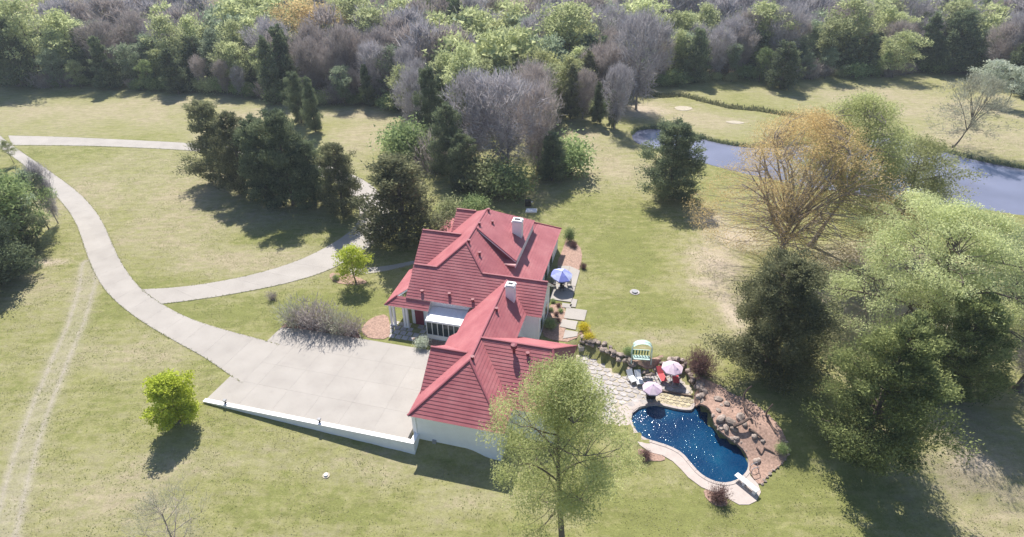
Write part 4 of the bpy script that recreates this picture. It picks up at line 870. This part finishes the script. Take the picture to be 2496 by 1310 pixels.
# wood fill
BL = [(-400,205),(0,205),(150,208),(300,212),(440,222),(560,226),(650,242),(780,250),(900,250),(960,262),(1000,300),(1060,330),(1200,330),(1330,330),(1400,285),(1500,262),(1540,215),(1600,205),(1700,198),(1850,192),(2000,188),(2150,182),(2300,172),(2350,176),(2420,200),(2496,222),(2900,300)]
BW = np.array([P(*p)[:2] for p in BL]); order = np.argsort(BW[:, 0]); bx, by = BW[order, 0], BW[order, 1]
cand = []
cell = 4.3
for i in range(-52, 53):
    for j in range(0, 26):
        x = i*cell*1.02+rng.uniform(-1.7,1.7); y = 84+j*cell+rng.uniform(-1.7,1.7); y0 = np.interp(x, bx, by)
        if y < y0+1.0: continue
        if abs(x) > .93*(y*.84+43*.55)+14: continue
        if y > 205: continue
        if any((Vector((x, y))-q).length < 3.0 for q in taken): continue
        cand.append((y-y0, x, y))
cand.sort(key=lambda c: c[0])
def kind_at(x, y):
    v = math.sin(x*.09+1.7)+.6*math.sin(y*.13+x*.05)+rng.normal()*1.1; u = rng.random(); right = x > 25
    if u < .17: return 'cedar'
    if u < .20: return 'cedar_olive'
    if right: return 'lilac' if v > .25 else ('brown' if v > -.1 else ('sage' if v > -1.0 else ('lime' if u > .2 else 'orange')))
    return 'lime' if v > 1.0 else ('sage' if v > .15 else ('olive' if v > -.35 else ('lilac' if v > -1.1 else 'brown')))
DESC = {'cedar':'dark evergreen','cedar_olive':'olive evergreen','lime':'fresh lime green tree','sage':'grey green budding tree','olive':'yellow olive tree','brown':'bare reddish brown tree','lilac':'bare lilac grey tree','orange':'orange budding tree'}
def fill_h(k, y): return rng.uniform(8,11.5) if k.startswith('cedar') else (rng.uniform(9,12.5) if k in ('sage','olive') else rng.uniform(8.5,15.5))
LMK = ['above the left frame corner','above the far road','above the cedar clump','left of the grove','behind the grove','above the pond head','above the creek','above the far right lawn']
DLK = 1
near = cand[:215]; far_ = cand[215:]
for d_, x, y in near:
    k = kind_at(x, y); h = fill_h(k, y)*(.8 if d_ < 4 else 1)
    px_ = proj((x, y, 5))[0]; lm = LMK[min(7, max(0, int(px_/2496*8)))]; dp_ = 'just inside the wood' if d_ < 6 else 'a few rows in'
    plant(k, (x, y, float(hbase(x, y))-.05), h, f'{DESC[k]} {dp_} {lm}', 'tree', f'{DESC[k]}s {dp_} {lm}', rng.uniform(.85,1.2))
# undergrowth along the edge of the wood
bp = [(x, 0) for x in range(-60, 2560, 34)]
for i, (x, _) in enumerate(bp):
    yb = np.interp(x, [p[0] for p in BL], [p[1] for p in BL])+rng.uniform(-4,5)
    if 960 < x < 1420: continue
    p = P(x+rng.uniform(-8,8), yb); kk = ('bush','bushlime','bushbare','bush')[rng.integers(4)]
    plant(kk, p, rng.uniform(1.8,4.0), {'bush':'low dark green shrub','bushlime':'low lime green shrub','bushbare':'low bare twiggy shrub'}[kk]+' edging the wood '+LMK[min(7, int(max(0, x)/2496*8))], 'shrub', {'bush':'dark green','bushlime':'lime','bushbare':'bare'}[kk]+' edge shrubs '+LMK[min(7, int(max(0, x)/2496*8))], rng.uniform(1.1,1.7))
# the far part of the wood is one mass
FT = {}
for k, (mk, args) in {'cedar': (cedar, dict(H=10, R=3, n=1300, ls=.75, mat='cedar')), 'lime': (decid, dict(H=10, R=3.4, zlo=1.5, ntip=45, nlimb=5, per=22, ls=.62, clump=.75, mat='lime', sides=(4,3,3))), 'lilac': (decid, dict(H=10, R=3.4, zlo=1.5, ntip=50, nlimb=6, per=26, ls=1.0, clump=1.0, bare=True, mat='lilac', asp=.14, shape='vase', sides=(4,3,3)))}.items():
    a, b = mk(**args); v = np.zeros(len(b.vertices)*3, np.float32); b.vertices.foreach_get('co', v); t = np.zeros(len(b.polygons), np.float32); b.attributes['tone'].data.foreach_get('value', t); FT[k] = (v.reshape(-1, 3), t)
VV = []; MI = []; TT = []
for d_, x, y in far_:
    k = kind_at(x, y); b = {'cedar_olive':'cedar','sage':'lime','olive':'lime','brown':'lilac','orange':'lime'}.get(k, k); v, t = FT[b]; h = fill_h(k, y)/10; an = rng.uniform(0, 6.28); c, s = math.cos(an), math.sin(an)
    q = np.stack([(v[:, 0]*c-v[:, 1]*s)*h*1.15+x, (v[:, 0]*s+v[:, 1]*c)*h*1.15+y, v[:, 2]*h], 1); VV.append(q); TT.append(t); MI.append(np.full(len(t), ['cedar','cedar_olive','lime','sage','olive','brown','lilac','orange'].index(k)))
if VV:
    V = np.concatenate(VV); me = mesh_np('distant_wood', V, [np.arange(len(V)).reshape(-1, 3)], [M[k] for k in ('cedar','cedar_olive','lime','sage','olive','brown','lilac','orange')], np.concatenate(TT), np.concatenate(MI))
    tag(link('distant_wood', me), 'far part of the wood reading as one mass of mixed crowns along the top', 'wood', None, 'stuff')
print('wood', len(near), len(far_))
# ------------------------------------------------------------------ big near trees
def big_tree(px, py, ytop, label, builder, name='deciduous_tree', **kw):
    p, h = hgt(px, py, ytop); pair = builder(H=h, **kw); t = plant('x', p, h, label, 'tree', None, 1, pair=pair, rz=0, name=name); print(label, round(h, 1), p); return t
big_tree(1372,1335,915,'feathery willow like tree in the foreground rising in front of the garage corner', decid, R=4.1, zlo=4.8, ntip=210, nlimb=16, per=330, ls=.12, clump=.5, lob=.24, lean=(-.9,0), tr=.27, seed=3, shape='round', mat='willow', asp=.45, sides=(10,6,4))
big_tree(1895,640,285,'wide orange budding tree with bare radiating limbs by the pond', decid, R=10.6, zlo=2.4, ntip=760, nlimb=34, per=85, ls=.15, clump=.7, tr=.42, seed=8, shape='dome', mat='orange', bmat='bark_grey', asp=.4, sides=(10,6,4), fork=True, top=.3)
big_tree(1975,600,245,'tall yellow green tree right behind the orange one', decid, R=7.6, zlo=7, ntip=420, nlimb=18, per=120, ls=.17, clump=.7, tr=.4, seed=9, shape='dome', mat='willow', bmat='bark_grey', asp=.5, sides=(10,6,4), lean=(2.5,0), fork=True, top=.35)
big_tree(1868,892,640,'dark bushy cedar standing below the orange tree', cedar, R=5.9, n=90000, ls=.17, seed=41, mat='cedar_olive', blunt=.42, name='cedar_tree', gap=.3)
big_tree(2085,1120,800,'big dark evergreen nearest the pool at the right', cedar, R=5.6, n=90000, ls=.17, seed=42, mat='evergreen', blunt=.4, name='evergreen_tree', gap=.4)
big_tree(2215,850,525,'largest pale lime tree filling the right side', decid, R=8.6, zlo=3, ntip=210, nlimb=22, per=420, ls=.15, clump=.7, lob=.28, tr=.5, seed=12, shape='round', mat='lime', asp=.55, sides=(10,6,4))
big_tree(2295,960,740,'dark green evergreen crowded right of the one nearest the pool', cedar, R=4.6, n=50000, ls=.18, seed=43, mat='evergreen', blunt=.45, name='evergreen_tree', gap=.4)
big_tree(2160,600,350,'light green tree on the near bank behind the largest one', decid, R=6.0, zlo=2, ntip=200, nlimb=14, per=170, ls=.18, clump=.75, tr=.3, seed=13, shape='round', mat='olive', asp=.55, sides=(8,5,3))
big_tree(2450,800,560,'pale green tree at the right frame edge', decid, R=4.6, zlo=2.5, ntip=160, nlimb=14, per=160, ls=.18, clump=.7, tr=.32, seed=14, shape='round', mat='sage', asp=.55, sides=(8,5,3))
big_tree(2480,950,740,'bare dark trunked tree at the right frame edge', decid, R=3.6, zlo=2, ntip=120, nlimb=12, per=40, ls=.5, clump=.7, tr=.4, seed=15, shape='vase', bare=True, mat='brown', bmat='bark', asp=.05, sides=(8,5,3), name='bare_tree')
big_tree(438,1030,926,'small bright yellow green tree left of the retaining wall', decid, R=1.85, zlo=.5, ntip=120, nlimb=10, per=130, ls=.16, clump=.33, lob=.25, tr=.12, seed=16, shape='round', mat='bright', asp=.75, name='young_tree')
big_tree(868,690,606,'small lime green tree on the lawn corner by the front walk', decid, R=1.95, zlo=1.1, ntip=150, nlimb=9, per=40, ls=.16, clump=.3, tr=.1, seed=17, shape='round', mat='bright', asp=.6, name='young_tree')
p = P(470,1400); pair = decid(H=8.3, R=3.6, zlo=1.5, ntip=130, nlimb=12, per=26, ls=.45, clump=.6, tr=.14, seed=18, shape='vase', bare=True, mat='pale', bmat='bark_grey', asp=.03, sides=(6,4,3)); plant('x', p, 8, 'leafless grey tree top showing at the bottom left edge', 'tree', pair=pair, rz=0, name='bare_tree')
# shrubs
def shrub(kind, px, py, H, wide, label, cat='shrub', grp=None, **k): return plant(kind, P(px, py), H, label, cat, grp, wide, **k)
TP['bushyellow'] = recol(TP['bush'], 'yellow'); TP['bushmaroon'] = recol([bush(3, 1.9, 3200, .4, 77, 'maroon', True)], 'maroon'); TP['bushwhite'] = recol(TP['bush'], 'blossom')
for i, (x, y, h_, l) in enumerate(((705,788,2.6,'bare grey shrub at the left end of the row above the parking pad'),(742,793,3.0,'tallest bare shrub in the row above the parking pad'),(780,800,2.8,'bare shrub in the centre of the row above the parking pad'),(815,806,2.5,'bare shrub right of centre in the row above the pad'),(848,812,2.1,'bare shrub at the right end of the row above the parking pad'))): shrub('bushgrey', x+12, y+1, h_, 1.15, l, 'shrub', 'bare shrubs above the parking pad')
shrub('bushgrey', 665,730,1.1,1.0,'small bare round bush alone on the lawn left of the shrub row')
shrub('bushyellow',*z3(460,690),.9,1.3,'yellow flowering shrub beside the stepping slabs, upper of two','shrub','yellow shrubs by the slabs'); shrub('bushyellow',*z3(500,820),.8,1.4,'yellow flowering shrub at the corner of the gallery, lower of two','shrub','yellow shrubs by the slabs')
shrub('bushmaroon',*z4(815,270),2.6,1.05,'brown red twiggy shrub beside the patio umbrella'); shrub('bushmaroon',*z4(985,1210),1.3,1.2,'maroon shrub at the outer edge of the pool deck'); shrub('bushmaroon',*z4(400,870),.7,1.5,'low dark plant at the pool deck below the willow like tree')
shrub('bush',*z4(1490,830),1.1,.9,'small green shrub at the outer rim of the mulch bed'); shrub('bush',*z4(265,50),1.0,1.0,'dark shrub left of the garden swing'); shrub('bushwhite',1030,845,1.2,1.2,'white flowering bush by the greenhouse corner of the pad')
shrub('bush',1388,590,2.2,.6,'slender young tree beside the east roof edge','small tree'); shrub('bushmaroon',1398,603,.9,1.0,'brown plant at the foot of the slender tree'); shrub('bushmaroon',*z3(455,130),.7,1.2,'brown plant at the corner of the garden patio')
shrub('bush',820,682,.7,1.2,'dark low plant at the rim of the small tree bed')
for i, (x, y) in enumerate(((180,440),(230,480),(160,520),(210,560),(250,530),(230,620))): shrub('bushmaroon' if i % 2 else 'bush', *z3(x, y), .5, 1.1, 'small dark clump planted in the bed between house and slabs', 'plant', 'clumps in the house bed')
shrub('bush',1340,800,1.3,1.0,'dark shrub in the shade against the east wall')
# pale brush round the orange tree
# dark tufts on pond bank and creek
def tufts(name, line, wmin, n, hh, mat, label, off=0):
    L_ = np.array(line); d = np.concatenate([[0], np.cumsum(np.linalg.norm(np.diff(L_, axis=0), axis=1))]); t = rng.uniform(0, d[-1], n)
    c = np.stack([np.interp(t, d, L_[:, 0])+rng.normal(size=n)*wmin, np.interp(t, d, L_[:, 1])+rng.normal(size=n)*wmin+off, np.zeros(n)], 1); c[:, 2] = hfun(c[:, 0], c[:, 1])+rng.uniform(0,hh,n)*.5
    V, F = leaves(c, hh, asp=.35, tri=True, outd=np.tile([0, 0, 1.], (n, 1)), mixo=.7); me = mesh_np(name, V, [F], [M[mat]], tone=rng.uniform(0,1,n)); tag(link(name, me), label, 'grass', None, 'stuff')
pn = [p for p in POND if True]; npd = len(pn)
i0 = [i for i, p in enumerate(pn)]
nb_ = [p for p in pn if proj((p[0], p[1], -.3))[1] < np.interp(proj((p[0], p[1], -.3))[0], [1500,1600,2000,2500,2700],[330,335,400,460,480])]
nb_.sort(key=lambda p: p[0]); tufts('bank_grass', nb_, .25, 9000, .32, 'mulchdark' if False else 'cedar', 'dark reedy grass fringing the far bank of the pond', .1)
tufts('creek_grass', CREEK, .5, 6000, .45, 'cedar_olive', 'dark rank grass along the winding creek')
tag(drape('creek_bed', [np.array(p)+np.array([0, .45]) for p in CREEK]+[np.array(p)-np.array([0, .45]) for p in CREEK[::-1]], M['mud'], .04, .8, fn=lambda x, y: hfun(x, y)), kind='structure')
for q in ([(1640,262),(1665,258),(1692,264),(1680,270),(1655,271)], [(1762,297),(1790,294),(1820,300),(1795,304)]):
    bed([P(*p) for p in q], 'sand', .05, 'sand_patch', .8)

# ------------------------------------------------------------------ grass relief
M['grassblade'] = leafmat('grass_blade', (.26, .30, .12), (.52, .48, .29), .5, 0)
n = 420000; u = rng.random(n); yy = 24+u**.8*85; xx = rng.uniform(-1, 1, n)*(yy*.86+26)
a_ = (xx-HO[0])*hA[0]+(yy-HO[1])*hA[1]; b_ = (xx-HO[0])*hB[0]+(yy-HO[1])*hB[1]
ok = ~((a_ > -21.2) & (a_ < 13.2) & (b_ > -.9) & (b_ < 12.6)) & ~((a_ > -8.8) & (a_ < 9) & (b_ > 12) & (b_ < 36.5)) & ~((a_ > 8.5) & (a_ < 14) & (b_ > 12) & (b_ < 27))
clump_ = np.sin(xx*.9+2*np.sin(yy*.35))+np.sin(yy*1.3+1.7*np.sin(xx*.5))+rng.normal(size=n)*1.0; ok &= clump_ > .1
for L_, R_ in ROADS:
    k_ = np.concatenate([L_[::3], R_[::-1][::3]]); ok[ok] = sdist(xx[ok], yy[ok], k_) > .05
for q_ in (PATIO, POOL, POND, [Z4(x, y)[:2] for x, y in ((160,480),(230,700),(440,835),(560,862),(700,980),(850,1120),(950,1160),(1060,1210),(1150,1262),(1240,1262),(1330,1200),(1340,1100),(1505,925),(1555,850),(1525,695),(1400,540),(1240,415),(1000,295),(800,300))]):
    ok[ok] = sdist(xx[ok], yy[ok], q_) > .3
xx, yy = xx[ok], yy[ok]; c = np.stack([xx, yy, hfun(xx, yy)+.01], 1)
V, F = leaves(c, .085, asp=.8, tri=True, outd=np.tile([0, 0, 1.], (len(c), 1)), mixo=.2); me = mesh_np('lawn_grass', V, [F], [M['grassblade']], tone=np.clip(.45+.35*np.sin(xx*.21+np.sin(yy*.17)*2)+rng.normal(size=len(c))*.25, 0, 1))
tag(link('lawn_grass', me), 'short uneven grass tufts scattered over the lawns', 'grass', None, 'stuff')
vs_ = []
for L_, R_ in ROADS:
    for e_ in (L_, R_):
        d = np.concatenate([[0], np.cumsum(np.linalg.norm(np.diff(e_, axis=0), axis=1))]); m = int(d[-1]*16); t = rng.uniform(0, d[-1], m); mid = (L_.mean(0)+R_.mean(0))/2
        vs_.append(np.stack([np.interp(t, d, e_[:, 0])+gn(.07, m), np.interp(t, d, e_[:, 1])+gn(.07, m)], 1))
c = np.concatenate(vs_); c = np.stack([c[:, 0], c[:, 1], hfun(c[:, 0], c[:, 1])+.05], 1); ins = np.zeros(len(c), bool)
for L_, R_ in ROADS: ins |= sdist(c[:, 0], c[:, 1], np.concatenate([L_[::2], R_[::-1][::2]])) < -.12
c = c[~ins]; V, F = leaves(c, .10, asp=.5, tri=True, outd=np.tile([0, 0, 1.], (len(c), 1)), mixo=.5); me = mesh_np('verge_grass', V, [F], [M['grassblade']], tone=rng.uniform(0,.6,len(c)))
tag(link('verge_grass', me), 'ragged grass along the edges of the concrete drives', 'grass', None, 'stuff')
# ------------------------------------------------------------------ air
hz = bpy.data.materials.new('haze'); hz.use_nodes = True; nt = hz.node_tree
for n in list(nt.nodes): nt.nodes.remove(n)
pv = nnode(nt, 'ShaderNodeVolumePrincipled'); pv.inputs['Color'].default_value = (.80, .88, 1, 1); pv.inputs['Density'].default_value = .0003; pv.inputs['Anisotropy'].default_value = .2
om = nnode(nt, 'ShaderNodeOutputMaterial'); nt.links.new(pv.outputs[0], om.inputs['Volume'])
ex = max(abs(gx).max(), abs(gy).max())+60
tag(MB().box(-ex, ex, -ex, ex, -4, 46).build('haze', hz), kind='stuff')
